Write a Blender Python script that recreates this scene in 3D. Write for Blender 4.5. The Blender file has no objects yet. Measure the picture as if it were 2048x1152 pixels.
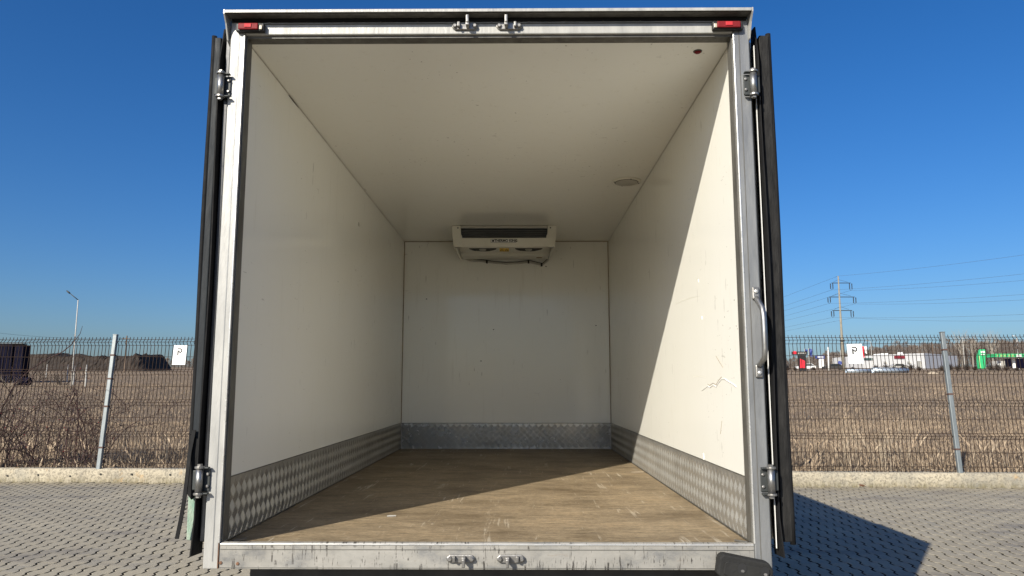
import bpy, math, random
import numpy as np
from mathutils import Vector, Matrix, noise as mnoise

sc = bpy.context.scene
col = sc.collection
R = math.radians

# ------------------------------------------------------------------ camera
FPX, PITCH, YAW, CAMH = 1476.6, 0.1322, -0.0085, 1.5      # focal length in 2048-px units
cd = bpy.data.cameras.new('camera')
cam = bpy.data.objects.new('camera', cd); col.objects.link(cam)
cd.sensor_width = 36.0; cd.lens = FPX / 2048 * 36.0
cd.clip_start = 0.05; cd.clip_end = 5000
cam.location = (0, 0, CAMH)
cam.rotation_euler = (math.pi / 2 + PITCH, 0, -YAW)
sc.camera = cam

# ------------------------------------------------------------------ sky, sun, exposure
SUNV = Vector((1.989, 3.054, -2.0)).normalized()           # direction the light travels
sun_el = math.asin(-SUNV.z)
sun_az = math.atan2(-SUNV.x, -SUNV.y)                        # clockwise from +Y
world = bpy.data.worlds.new('World'); sc.world = world
world.use_nodes = True
wn = world.node_tree.nodes; wl = world.node_tree.links
for n in list(wn): wn.remove(n)
sky = wn.new('ShaderNodeTexSky'); sky.sky_type = 'NISHITA'
sky.sun_disc = False; sky.sun_elevation = sun_el; sky.sun_rotation = sun_az
sky.altitude = 0; sky.air_density = 1.0; sky.dust_density = 1.5; sky.ozone_density = 7.0
bg = wn.new('ShaderNodeBackground'); bg.inputs[1].default_value = 0.08
wo = wn.new('ShaderNodeOutputWorld')
hs = wn.new('ShaderNodeHueSaturation'); hs.inputs['Saturation'].default_value = 1.2; hs.inputs['Hue'].default_value = 0.506
wl.new(sky.outputs[0], hs.inputs['Color']); wl.new(hs.outputs[0], bg.inputs[0]); wl.new(bg.outputs[0], wo.inputs[0])
sd = bpy.data.lights.new('sun', 'SUN'); sd.energy = 4.75; sd.angle = R(0.5); sd.color = (1.0, 0.93, 0.80)
sun = bpy.data.objects.new('sun', sd); col.objects.link(sun)
sun.location = (-20, -30, 20); sun.rotation_euler = SUNV.to_track_quat('-Z', 'Y').to_euler()
vs = sc.view_settings
vs.view_transform = 'Standard'; vs.look = 'None'; vs.gamma = 1.0; vs.exposure = 0.61; vs.use_curve_mapping = False
sc.render.engine = 'CYCLES'
sc.cycles.use_denoising = True
sc.cycles.max_bounces = 8; sc.cycles.diffuse_bounces = 5; sc.cycles.glossy_bounces = 4
sc.cycles.sample_clamp_indirect = 6.0

# ------------------------------------------------------------------ pixel helpers (photograph pixels, 2048 x 1152)
def ray(u, v):
    a, b = (u - 1024) / FPX, -(v - 576) / FPX
    y1 = math.cos(PITCH) - b * math.sin(PITCH); z = math.sin(PITCH) + b * math.cos(PITCH)
    return Vector((a * math.cos(YAW) + y1 * math.sin(YAW), -a * math.sin(YAW) + y1 * math.cos(YAW), z))
def at(u, v, Y):
    r = ray(u, v); r = r * (Y / r.y); return Vector((r.x, r.y, r.z + CAMH))
def proj(p):
    x, y, z = p[0], p[1], p[2] - CAMH
    x1 = x * math.cos(YAW) - y * math.sin(YAW); y1 = x * math.sin(YAW) + y * math.cos(YAW)
    zc = y1 * math.cos(PITCH) + z * math.sin(PITCH); yc = -y1 * math.sin(PITCH) + z * math.cos(PITCH)
    return 1024 + FPX * x1 / zc, 576 - FPX * yc / zc
def zfield(Y):
    return 0.12 + 0.0318 * (min(max(Y, 11.6), 300.0) - 11.6)

# ------------------------------------------------------------------ materials
def nt(name):
    m = bpy.data.materials.new(name); m.use_nodes = True
    t = m.node_tree; b = t.nodes['Principled BSDF']
    return m, t, b
def N(t, kind, **kw):
    n = t.nodes.new(kind)
    for k, v in kw.items():
        if k.startswith('i_'):
            key = k[2:]; key = int(key) if key.isdigit() else key.replace('_', ' ')
            n.inputs[key].default_value = v
        else: setattr(n, k, v)
    return n
def pos(t, scale=(1, 1, 1), rot=(0, 0, 0)):
    g = N(t, 'ShaderNodeNewGeometry')
    m = N(t, 'ShaderNodeMapping'); m.inputs['Scale'].default_value = scale; m.inputs['Rotation'].default_value = rot
    t.links.new(g.outputs['Position'], m.inputs['Vector'])
    return m.outputs[0]
def nz(t, vec, scale, detail=6, rough=0.6, out=0):
    n = N(t, 'ShaderNodeTexNoise'); n.inputs['Scale'].default_value = scale
    n.inputs['Detail'].default_value = detail; n.inputs['Roughness'].default_value = rough
    t.links.new(vec, n.inputs['Vector']); return n.outputs[out]
def ramp(t, fac, stops):
    r = N(t, 'ShaderNodeValToRGB'); e = r.color_ramp.elements
    while len(e) < len(stops): e.new(0.5)
    for i, (p, c) in enumerate(stops):
        e[i].position = p; e[i].color = (c, c, c, 1) if isinstance(c, (int, float)) else (*c, 1)
    t.links.new(fac, r.inputs[0]); return r.outputs[0]
def mixc(t, fac, a, b, mode='MIX'):
    m = N(t, 'ShaderNodeMix', data_type='RGBA', blend_type=mode)
    for i, s in ((0, fac), (6, a), (7, b)):
        if isinstance(s, (int, float)): m.inputs[i].default_value = s
        elif isinstance(s, tuple): m.inputs[i].default_value = (*s, 1)
        else: t.links.new(s, m.inputs[i])
    return m.outputs[2]
def mth(t, op, a, b=0.0):
    m = N(t, 'ShaderNodeMath', operation=op)
    for i, s in ((0, a), (1, b)):
        if isinstance(s, (int, float)): m.inputs[i].default_value = s
        else: t.links.new(s, m.inputs[i])
    return m.outputs[0]
def bump(t, b, h, strength, dist=0.01):
    n = N(t, 'ShaderNodeBump'); n.inputs['Strength'].default_value = strength; n.inputs['Distance'].default_value = dist
    t.links.new(h, n.inputs['Height']); t.links.new(n.outputs[0], b.inputs['Normal'])
def pbr(name, c1, c2=None, scale=6.0, rough=0.6, metal=0.0, bmp=0.0, bscale=None, stretch=(1, 1, 1), spec=0.5, rvar=0.1):
    m, t, b = nt(name)
    if c2 is None: c2 = tuple(x * 0.82 for x in c1)
    p = pos(t, stretch)
    f = nz(t, p, scale)
    c = ramp(t, f, [(0.3, c1), (0.72, c2)])
    t.links.new(c, b.inputs['Base Color'])
    b.inputs['Metallic'].default_value = metal; b.inputs['Specular IOR Level'].default_value = spec
    f2 = nz(t, p, scale * 2.3, 3)
    t.links.new(ramp(t, f2, [(0.3, max(0, rough - rvar)), (0.7, min(1, rough + rvar))]), b.inputs['Roughness'])
    if bmp: bump(t, b, nz(t, p, bscale or scale * 8, 5), bmp)
    return m

def mat_panel():                                              # white gel-coat sandwich panel, scuffed
    m, t, b = nt('gelcoat_panel')
    p = pos(t)
    c = ramp(t, nz(t, p, 0.9, 4), [(0.3, (0.885, 0.880, 0.825)), (0.7, (0.86, 0.852, 0.785))])
    # vertical grime streaks
    s1 = ramp(t, nz(t, pos(t, (14, 14, 0.9)), 1.6, 6, 0.7), [(0.58, 0.0), (0.8, 0.35)])
    c = mixc(t, s1, c, (0.60, 0.57, 0.48))
    # short dark scuffs, two directions, only in patches
    for st, rot, th, k in (((34, 34, 5), (0, 0.25, 0), 0.69, 0.5), ((9, 9, 60), (0.2, 0.1, 0), 0.71, 0.35)):
        sc_ = ramp(t, nz(t, pos(t, st, rot), 1.3, 3, 0.5), [(th, 0.0), (th + 0.025, 1.0)])
        patch = ramp(t, nz(t, pos(t), 2.3, 2), [(0.46, 0.0), (0.60, 1.0)])
        c = mixc(t, mth(t, 'MULTIPLY', mth(t, 'MULTIPLY', sc_, patch), k), c, (0.23, 0.21, 0.18))
    # fly specks
    v = N(t, 'ShaderNodeTexVoronoi'); v.inputs['Scale'].default_value = 26.0
    t.links.new(p, v.inputs['Vector'])
    rr = ramp(t, nz(t, p, 1.4, 2), [(0.52, 0.0), (0.74, 0.12)])
    dot = mth(t, 'LESS_THAN', v.outputs['Distance'], rr)
    c = mixc(t, mth(t, 'MULTIPLY', dot, 0.7), c, (0.2, 0.18, 0.15))
    t.links.new(c, b.inputs['Base Color'])
    t.links.new(ramp(t, nz(t, p, 5, 4), [(0.3, 0.07), (0.75, 0.15)]), b.inputs['Roughness'])
    bump(t, b, nz(t, p, 1.2, 2), 0.06, 0.01)
    return m
def mat_floor():                                              # worn plywood floor, grain across the box
    m, t, b = nt('worn_plywood')
    p = pos(t)
    g = nz(t, pos(t, (6, 34, 8)), 2.0, 12, 0.8)
    c = ramp(t, g, [(0.30, (0.10, 0.075, 0.046)), (0.47, (0.24, 0.183, 0.116)), (0.58, (0.32, 0.25, 0.163)), (0.75, (0.46, 0.38, 0.265))])
    lg = ramp(t, nz(t, pos(t, (1, 1.6, 1)), 2.4, 6, 0.65), [(0.3, (0.55, 0.52, 0.47)), (0.52, (0.95, 0.95, 0.93)), (0.75, (1.25, 1.22, 1.15))])
    c = mixc(t, 1.0, c, lg, 'MULTIPLY')
    c = mixc(t, 1.0, c, ramp(t, nz(t, pos(t, (1, 2, 1)), 55, 6, 0.8), [(0.3, 0.62), (0.7, 1.35)]), 'MULTIPLY')
    # pale drag marks along the box, short gouges, dark stains
    for sc_, rot, th, k in (((30, 1.5, 6), 0.15, 0.60, 0.85), ((60, 4.5, 6), -0.22, 0.63, 0.8), ((16, 1.0, 6), 0.55, 0.665, 0.6)):
        pl = ramp(t, nz(t, pos(t, sc_, (0, 0, rot)), 1.0, 6, 0.62), [(th, 0.0), (th + 0.05, 1.0)])
        pa = ramp(t, nz(t, pos(t, (1, 1, 1), (0.3 * th * 10, 0.2, 0)), 1.9, 3), [(0.46, 0.0), (0.60, k * .8)])
        c = mixc(t, mth(t, 'MULTIPLY', pl, pa), c, (0.56, 0.50, 0.40))
    dk = ramp(t, nz(t, pos(t, (2, 9, 2), (0, 0, -0.1)), 3.2, 8, 0.75), [(0.57, 0.0), (0.68, 0.75)])
    c = mixc(t, dk, c, (0.085, 0.068, 0.048))
    t.links.new(c, b.inputs['Base Color'])
    b.inputs['Roughness'].default_value = 0.6; b.inputs['Specular IOR Level'].default_value = 0.35
    bump(t, b, g, 0.4, 0.004)
    return m
def mat_sill():                                               # scraped galvanised steel with rust and black scrapes
    m, t, b = nt('scraped_galvanised_steel')
    p = pos(t)
    c = ramp(t, nz(t, pos(t, (3, 3, 5)), 2.4, 8, 0.7), [(0.36, (0.36, 0.345, 0.315)), (0.54, (0.30, 0.29, 0.265)), (0.64, (0.22, 0.218, 0.21)), (0.78, (0.13, 0.13, 0.13))])
    for sc_, th, lo_, k in (((60, 8, 6), 0.57, 0.46, 0.95), ((26, 8, 1.5), 0.60, 0.45, 0.8), ((90, 8, 12), 0.59, 0.48, 0.9)):
        s = ramp(t, nz(t, pos(t, sc_), 1.5, 5, 0.65), [(th, 0.0), (th + 0.04, 1.0)])
        pa = ramp(t, nz(t, pos(t, (2.6, 2.4, 16), (0, 0, th * 7)), 1.6, 3), [(lo_, 0.0), (lo_ + 0.09, k)])
        c = mixc(t, mth(t, 'MULTIPLY', s, pa), c, (0.05, 0.045, 0.04))
    r_ = ramp(t, nz(t, pos(t, (3, 3, 9)), 3.1, 7, 0.72), [(0.64, 0.0), (0.76, 0.6)])
    c = mixc(t, r_, c, (0.22, 0.13, 0.07))
    t.links.new(c, b.inputs['Base Color'])
    b.inputs['Metallic'].default_value = 0.3
    t.links.new(ramp(t, nz(t, p, 9, 4), [(0.3, 0.32), (0.7, 0.6)]), b.inputs['Roughness'])
    bump(t, b, nz(t, p, 5, 3), 0.25, 0.01)
    return m
def mat_paver():
    m, t, b = nt('concrete_paver')
    p = pos(t)
    a = N(t, 'ShaderNodeAttribute', attribute_name='tint')
    c = ramp(t, a.outputs['Fac'], [(0.0, (0.292, 0.260, 0.200)), (0.8, (0.312, 0.280, 0.216)), (1.0, (0.276, 0.252, 0.204))])
    c = mixc(t, 1.0, c, ramp(t, nz(t, p, 40, 6, 0.75), [(0.3, 0.82), (0.7, 1.12)]), 'MULTIPLY')
    # pale sandy dust and darker stretched patches
    c = mixc(t, ramp(t, nz(t, p, 0.8, 5, 0.6), [(0.52, 0.0), (0.7, 0.5)]), c, (0.43, 0.38, 0.28))
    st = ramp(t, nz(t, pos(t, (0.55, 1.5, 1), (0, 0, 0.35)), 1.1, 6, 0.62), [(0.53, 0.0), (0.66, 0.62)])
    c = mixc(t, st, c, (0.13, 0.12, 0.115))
    # damp, mossy strip by the kerb
    sx = N(t, 'ShaderNodeSeparateXYZ'); t.links.new(p, sx.inputs[0])
    edge = N(t, 'ShaderNodeMapRange'); edge.inputs[1].default_value = 10.9; edge.inputs[2].default_value = 11.6
    t.links.new(mth(t, 'ADD', sx.outputs[1], mth(t, 'MULTIPLY', sx.outputs[0], 0.035)), edge.inputs[0])
    ms = mth(t, 'MULTIPLY', edge.outputs[0], ramp(t, nz(t, p, 3, 4), [(0.4, 0.1), (0.65, 0.8)]))
    c = mixc(t, ms, c, (0.24, 0.185, 0.085))
    t.links.new(c, b.inputs['Base Color'])
    b.inputs['Roughness'].default_value = 0.85; b.inputs['Specular IOR Level'].default_value = 0.25
    bump(t, b, nz(t, p, 160, 4), 0.35, 0.004)
    return m
def mat_kerb():
    m, t, b = nt('weathered_concrete')
    p = pos(t)
    c = ramp(t, nz(t, p, 2.0, 8, 0.7), [(0.3, (0.46, 0.41, 0.305)), (0.55, (0.38, 0.335, 0.25)), (0.75, (0.23, 0.215, 0.175))])
    sp = ramp(t, nz(t, p, 30, 6, 0.75), [(0.48, 0.0), (0.58, 0.85)])
    c = mixc(t, sp, c, (0.17, 0.15, 0.115))
    ru = ramp(t, nz(t, p, 5, 5, 0.65), [(0.60, 0.0), (0.72, 0.7)])
    c = mixc(t, ru, c, (0.42, 0.26, 0.10))
    gr = ramp(t, nz(t, pos(t, (0.4, 0.4, 0.4)), 1.0, 4), [(0.50, 0.0), (0.62, 0.75)])
    c = mixc(t, mth(t, 'MULTIPLY', gr, ramp(t, nz(t, p, 6, 4), [(0.35, 0.0), (0.6, 1.0)])), c, (0.19, 0.19, 0.17))
    sx = N(t, 'ShaderNodeSeparateXYZ'); t.links.new(p, sx.inputs[0])
    lo = N(t, 'ShaderNodeMapRange'); lo.inputs[1].default_value = 0.11; lo.inputs[2].default_value = 0.0
    t.links.new(sx.outputs[2], lo.inputs[0])
    c = mixc(t, mth(t, 'MULTIPLY', lo.outputs[0], ramp(t, nz(t, pos(t, (8, 8, 1)), 3, 4), [(0.4, 0.2), (0.6, 0.95)])), c, (0.13, 0.11, 0.05))
    t.links.new(c, b.inputs['Base Color'])
    b.inputs['Roughness'].default_value = 0.9
    bump(t, b, nz(t, p, 30, 6), 0.6, 0.012)
    return m
def mat_tint(name, stops, rough=0.9, trans=0.0):              # colour from a per-piece random value
    m, t, b = nt(name)
    a = N(t, 'ShaderNodeAttribute', attribute_name='tint')
    t.links.new(ramp(t, a.outputs['Fac'], stops), b.inputs['Base Color'])
    b.inputs['Roughness'].default_value = rough; b.inputs['Specular IOR Level'].default_value = 0.15
    return m
def mat_field():
    m, t, b = nt('dry_field_soil')
    p = pos(t)
    c = ramp(t, nz(t, p, 0.35, 8, 0.7), [(0.3, (0.25, 0.19, 0.135)), (0.7, (0.195, 0.15, 0.107))])
    c = mixc(t, 1.0, c, ramp(t, nz(t, pos(t, (5, 1.0, 5)), 1.6, 8, 0.8), [(0.3, 0.6), (0.7, 1.4)]), 'MULTIPLY')
    c = mixc(t, ramp(t, nz(t, pos(t, (0.03, 0.12, 0.1)), 1.0, 4), [(0.5, 0.0), (0.7, 0.5)]), c, (0.17, 0.125, 0.08))
    t.links.new(c, b.inputs['Base Color']); b.inputs['Roughness'].default_value = 0.95
    b.inputs['Specular IOR Level'].default_value = 0.1
    bump(t, b, nz(t, pos(t, (1, 1, 1)), 4, 8, 0.8), 1.0, 0.15)
    return m

M = {}
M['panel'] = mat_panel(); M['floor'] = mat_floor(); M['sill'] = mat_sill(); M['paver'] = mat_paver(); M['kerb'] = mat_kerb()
M['field'] = mat_field()
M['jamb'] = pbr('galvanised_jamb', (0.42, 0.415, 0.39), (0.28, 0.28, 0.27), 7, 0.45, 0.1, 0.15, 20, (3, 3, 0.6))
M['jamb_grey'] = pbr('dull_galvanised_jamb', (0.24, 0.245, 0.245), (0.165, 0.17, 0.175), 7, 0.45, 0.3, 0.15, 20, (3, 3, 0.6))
M['seal'] = pbr('grimy_aluminium_reveal', (0.15, 0.145, 0.13), (0.075, 0.072, 0.065), 9, 0.5, 0.2, 0.1, 30, (3, 3, 0.7))
M['strip'] = pbr('dark_floor_strip', (0.13, 0.125, 0.11), (0.05, 0.05, 0.048), 8, 0.4, 0.5, 0.1, 30, (0.6, 3, 3))
M['bright'] = pbr('polished_steel_edge', (0.60, 0.60, 0.58), (0.45, 0.45, 0.45), 9, 0.3, 0.5)
M['rubber'] = pbr('black_rubber', (0.009, 0.009, 0.010), (0.014, 0.014, 0.014), 9, 0.75, 0, 0.1, 40, spec=0.15)
M['rubber_pad'] = pbr('moulded_rubber', (0.026, 0.026, 0.025), (0.018, 0.018, 0.018), 14, 0.8, 0, 0.3, 60, spec=0.2)
M['door_edge'] = pbr('grey_door_edge', (0.020, 0.024, 0.028), (0.012, 0.015, 0.018), 7, 0.6, 0.0, 0.15, 30, (4, 4, 0.6), 0.2)
M['door_edge_grimy'] = pbr('grimy_door_edge', (0.008, 0.008, 0.008), (0.026, 0.025, 0.024), 10, 0.7, 0.0, 0.3, 30, (5, 5, 1.2), 0.2)
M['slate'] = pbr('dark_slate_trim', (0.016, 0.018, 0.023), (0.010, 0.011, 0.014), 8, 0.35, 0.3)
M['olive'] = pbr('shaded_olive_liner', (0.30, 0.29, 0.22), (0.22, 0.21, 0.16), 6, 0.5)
M['foam'] = pbr('green_insulation_foam', (0.17, 0.30, 0.23), (0.34, 0.38, 0.31), 14, 0.9, 0, 0.6, 40, (3, 3, 1))
M['steel'] = pbr('zinc_steel', (0.32, 0.31, 0.295), (0.19, 0.185, 0.175), 18, 0.42, 0.7, 0.1, 60)
M['stain_steel'] = pbr('stainless_steel', (0.36, 0.36, 0.35), (0.26, 0.26, 0.26), 12, 0.42, 0.9)
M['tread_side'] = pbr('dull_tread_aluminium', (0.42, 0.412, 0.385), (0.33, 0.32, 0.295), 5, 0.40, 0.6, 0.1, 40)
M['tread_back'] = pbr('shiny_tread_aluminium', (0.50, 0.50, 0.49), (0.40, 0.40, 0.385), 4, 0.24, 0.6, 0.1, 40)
M['sealant'] = pbr('brown_stained_sealant', (0.40, 0.33, 0.23), (0.22, 0.16, 0.10), 12, 0.7)
M['red_lens'] = pbr('red_lens', (0.20, 0.012, 0.016), (0.14, 0.009, 0.012), 14, 0.6, 0, 0, spec=0.2)
M['pink_lens'] = pbr('bright_red_reflector', (0.50, 0.035, 0.045), (0.40, 0.03, 0.035), 14, 0.6, spec=0.2)
M['amber'] = pbr('dull_cream_lens', (0.55, 0.50, 0.38), (0.4, 0.36, 0.28), 14, 0.3)
M['black'] = pbr('matt_black', (0.010, 0.010, 0.011), (0.018, 0.018, 0.018), 8, 0.6)
M['unit'] = pbr('cream_unit_plastic', (0.76, 0.74, 0.66), (0.68, 0.66, 0.57), 5, 0.38)
M['unit_metal'] = pbr('unit_grey_metal', (0.52, 0.50, 0.45), (0.42, 0.41, 0.37), 5, 0.4, 0.2)
M['white'] = pbr('white_paint', (0.80, 0.80, 0.78), (0.74, 0.74, 0.72), 4, 0.5)
M['truck_white'] = pbr('truck_white_paint', (0.78, 0.78, 0.75), (0.66, 0.66, 0.63), 3, 0.3)
M['ink'] = pbr('black_ink', (0.02, 0.02, 0.02), (0.03, 0.03, 0.03), 4, 0.6)
M['faint'] = pbr('faint_print', (0.66, 0.63, 0.62), (0.7, 0.66, 0.65), 4, 0.6)
M['yellow'] = pbr('yellow_label', (0.62, 0.42, 0.06), (0.5, 0.33, 0.05), 8, 0.6)
M['glass'] = pbr('dark_glass', (0.015, 0.018, 0.02), (0.02, 0.024, 0.028), 3, 0.06)
M['chassis'] = pbr('chassis_paint', (0.03, 0.03, 0.03), (0.05, 0.045, 0.04), 8, 0.6, 0.1, 0.2)
M['rust'] = pbr('rusty_bracket', (0.20, 0.105, 0.06), (0.10, 0.055, 0.035), 20, 0.85, 0, 0.4)
M['grey_plate'] = pbr('grey_bracket_paint', (0.16, 0.17, 0.18), (0.11, 0.12, 0.125), 8, 0.5, 0.2)
M['tyre'] = pbr('tyre', (0.02, 0.02, 0.02), (0.035, 0.033, 0.03), 10, 0.8, 0, 0.3)
M['joint'] = pbr('dark_joint_sand', (0.045, 0.04, 0.032), (0.022, 0.02, 0.016), 9, 0.95, 0, 0.4)
M['wire'] = pbr('rusty_fence_wire', (0.042, 0.026, 0.019), (0.022, 0.016, 0.013), 6, 0.8, 0.0, spec=0.1)
M['post'] = pbr('galvanised_post', (0.22, 0.245, 0.25), (0.15, 0.17, 0.18), 9, 0.45, 0.3, 0.1, 30, (3, 3, 0.7))
M['clamp'] = pbr('rusty_clamp', (0.10, 0.055, 0.04), (0.06, 0.035, 0.03), 20, 0.8)
M['grass'] = mat_tint('dry_grass', [(0.0, (0.18, 0.136, 0.096)), (0.5, (0.27, 0.208, 0.146)), (0.85, (0.35, 0.272, 0.195)), (1.0, (0.46, 0.375, 0.275))])
M['stalk'] = pbr('pale_dry_stalk', (0.42, 0.35, 0.26), (0.27, 0.22, 0.16), 9, 0.9)
M['bramble'] = pbr('bramble_stem', (0.060, 0.026, 0.024), (0.034, 0.020, 0.018), 9, 0.8)
M['berry'] = pbr('red_berry', (0.28, 0.03, 0.025), (0.2, 0.02, 0.02), 9, 0.4)
M['twig'] = pbr('bare_twig', (0.10, 0.078, 0.06), (0.06, 0.048, 0.04), 5, 0.9)
M['wood_far'] = mat_tint('bare_wood', [(0.0, (0.07, 0.058, 0.05)), (0.6, (0.135, 0.11, 0.095)), (1.0, (0.21, 0.18, 0.15))])
M['pale_twig'] = pbr('pale_twig', (0.27, 0.24, 0.20), (0.19, 0.17, 0.145), 5, 0.9)
M['soil'] = pbr('turned_soil', (0.042, 0.030, 0.021), (0.016, 0.012, 0.010), 0.7, 0.95, 0, 0.8, 3)
M['concrete'] = pbr('pole_concrete', (0.25, 0.23, 0.18), (0.20, 0.185, 0.15), 2, 0.9, 0, 0.2)
M['dark_steel'] = pbr('dark_steel', (0.045, 0.05, 0.05), (0.03, 0.034, 0.034), 4, 0.6, 0.3)
M['red'] = pbr('red_sign_face', (0.72, 0.03, 0.045), (0.6, 0.025, 0.04), 2, 0.4)
M['dark_red'] = pbr('dark_red_board', (0.28, 0.02, 0.03), (0.22, 0.015, 0.025), 2, 0.5)
M['blue'] = pbr('blue_cloth', (0.03, 0.055, 0.24), (0.025, 0.04, 0.17), 2, 0.6)
M['navy'] = pbr('navy_sheet', (0.004, 0.004, 0.016), (0.003, 0.003, 0.009), 2, 0.8, 0.0, spec=0.08)
M['green'] = pbr('green_fascia', (0.03, 0.38, 0.13), (0.04, 0.46, 0.19), 1.5, 0.4)
M['lime'] = pbr('lime_fascia', (0.33, 0.55, 0.16), (0.4, 0.6, 0.3), 1.5, 0.4)
M['dark_green'] = pbr('dark_green_board', (0.06, 0.11, 0.10), (0.05, 0.09, 0.08), 2, 0.5)
M['galv'] = pbr('galvanised_culvert', (0.50, 0.58, 0.66), (0.42, 0.5, 0.57), 1.5, 0.35, 0.5)  # blue tint puts the reflected sky into the base colour
M['cladding'] = pbr('white_cladding', (0.80, 0.80, 0.78), (0.72, 0.72, 0.70), 0.6, 0.55)
M['asphalt'] = pbr('asphalt', (0.05, 0.05, 0.05), (0.06, 0.06, 0.058), 2, 0.9)
M['pale_wood'] = pbr('weathered_white_stake', (0.48, 0.47, 0.44), (0.34, 0.33, 0.30), 7, 0.8)
M['brown_wood'] = pbr('weathered_wood_pole', (0.17, 0.125, 0.09), (0.11, 0.08, 0.06), 5, 0.9)
M['cable'] = pbr('cable', (0.06, 0.065, 0.075), (0.05, 0.055, 0.06), 2, 0.6)

# ------------------------------------------------------------------ mesh helpers
WLOC = {}
class MB:
    def __init__(s): s.v = []; s.f = []
    def add(s, vs, fs):
        o = len(s.v); s.v += [tuple(p) for p in vs]; s.f += [tuple(i + o for i in f) for f in fs]; return s
    def box(s, x0, x1, y0, y1, z0, z1):
        return s.add([(x, y, z) for z in (z0, z1) for y in (y0, y1) for x in (x0, x1)],
                     [(0, 2, 3, 1), (4, 5, 7, 6), (0, 1, 5, 4), (2, 6, 7, 3), (0, 4, 6, 2), (1, 3, 7, 5)])
    def hexa(s, pts):                                          # 8 corners in the order of box()
        return s.add(pts, [(0, 2, 3, 1), (4, 5, 7, 6), (0, 1, 5, 4), (2, 6, 7, 3), (0, 4, 6, 2), (1, 3, 7, 5)])
    def prism(s, outline, vec):                                # planar outline swept along vec
        n = len(outline); a = [Vector(p) for p in outline]; v = Vector(vec)
        return s.add(a + [p + v for p in a], [tuple(range(n))[::-1], tuple(range(n, 2 * n))] +
                     [(i, (i + 1) % n, n + (i + 1) % n, n + i) for i in range(n)])
    def path(s, pts, r, n=6, cap=True):                        # tube through points; r number or list
        pts = [Vector(p) for p in pts]; k = len(pts)
        rs = r if isinstance(r, (list, tuple)) else [r] * k
        vs = []; up = None
        for i, p in enumerate(pts):
            d = (pts[min(i + 1, k - 1)] - pts[max(i - 1, 0)])
            d = d.normalized() if d.length > 1e-9 else Vector((0, 0, 1))
            if up is None: up = d.orthogonal().normalized()
            else:
                up = up - d * up.dot(d)
                up = up.normalized() if up.length > 1e-6 else d.orthogonal().normalized()
            w = d.cross(up)
            for j in range(n):
                a = 2 * math.pi * j / n
                vs.append(p + (up * math.cos(a) + w * math.sin(a)) * rs[i])
        fs = [(i * n + j, i * n + (j + 1) % n, (i + 1) * n + (j + 1) % n, (i + 1) * n + j) for i in range(k - 1) for j in range(n)]
        if cap: fs += [tuple(range(n))[::-1], tuple((k - 1) * n + j for j in range(n))]
        return s.add(vs, fs)
    def lathe(s, prof, c, axis='z', n=16):                     # prof: (radius, height) pairs
        vs = []; c = Vector(c)
        for r, h in prof:
            for j in range(n):
                a = 2 * math.pi * j / n; x, y = r * math.cos(a), r * math.sin(a)
                vs.append(c + (Vector((x, y, h)) if axis == 'z' else Vector((h, x, y)) if axis == 'x' else Vector((x, h, y))))
        k = len(prof)
        fs = [(i * n + j, i * n + (j + 1) % n, (i + 1) * n + (j + 1) % n, (i + 1) * n + j) for i in range(k - 1) for j in range(n)]
        fs += [tuple(range(n))[::-1], tuple((k - 1) * n + j for j in range(n))]
        return s.add(vs, fs)
    def build(s, name, mat, parent=None, bevel=0.0, smooth=False, kind=None, seg=2):
        me = bpy.data.meshes.new(name); me.from_pydata(s.v, [], s.f)
        a = np.array(s.v); org = Vector(((a[:, 0].min() + a[:, 0].max()) / 2, (a[:, 1].min() + a[:, 1].max()) / 2, a[:, 2].min()))
        me.transform(Matrix.Translation(-org)); me.update()
        me.materials.append(M[mat] if isinstance(mat, str) else mat)
        if smooth:
            me.polygons.foreach_set('use_smooth', [True] * len(me.polygons))
        o = bpy.data.objects.new(name, me); col.objects.link(o)
        put(o, org, parent)
        if bevel:
            b = o.modifiers.new('bevel', 'BEVEL'); b.width = bevel; b.segments = seg; b.limit_method = 'ANGLE'; b.angle_limit = R(40)
        if kind: o['kind'] = kind
        return o
def put(o, w, parent=None):
    w = Vector(w); WLOC[o.name] = w
    if parent is not None:
        o.parent = parent; o.location = w - WLOC[parent.name]
    else: o.location = w
def tag(o, label, cat, group=None, kind=None):
    o['label'] = label; o['category'] = cat
    if group: o['group'] = group
    if kind: o['kind'] = kind
    return o
def thing(name, label, cat, loc, group=None):
    o = bpy.data.objects.new(name, None); col.objects.link(o); o.empty_display_size = 0.2
    put(o, loc); return tag(o, label, cat, group)
def box(*a): return MB().box(*a)
def big_mesh(name, V, F4, mat, tint=None, parent=None, kind=None):   # numpy quads or tris
    me = bpy.data.meshes.new(name)
    k = F4.shape[1]
    me.vertices.add(len(V)); me.vertices.foreach_set('co', V.astype(np.float32).ravel())
    me.loops.add(F4.size); me.loops.foreach_set('vertex_index', F4.astype(np.int32).ravel())
    me.polygons.add(len(F4)); me.polygons.foreach_set('loop_start', np.arange(0, F4.size, k, dtype=np.int32))
    try: me.polygons.foreach_set('loop_total', np.full(len(F4), k, dtype=np.int32))
    except Exception: pass
    me.polygons.foreach_set('use_smooth', np.zeros(len(F4), dtype=bool))
    me.update(calc_edges=True); me.validate()
    if tint is not None:
        at_ = me.attributes.new('tint', 'FLOAT', 'POINT'); at_.data.foreach_set('value', tint.astype(np.float32))
    me.materials.append(M[mat])
    o = bpy.data.objects.new(name, me); col.objects.link(o); put(o, (0, 0, 0)) if parent is None else None
    if parent is not None:
        WLOC[o.name] = Vector((0, 0, 0)); o.parent = parent; o.location = -WLOC[parent.name]
    if kind: o['kind'] = kind
    return o
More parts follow.
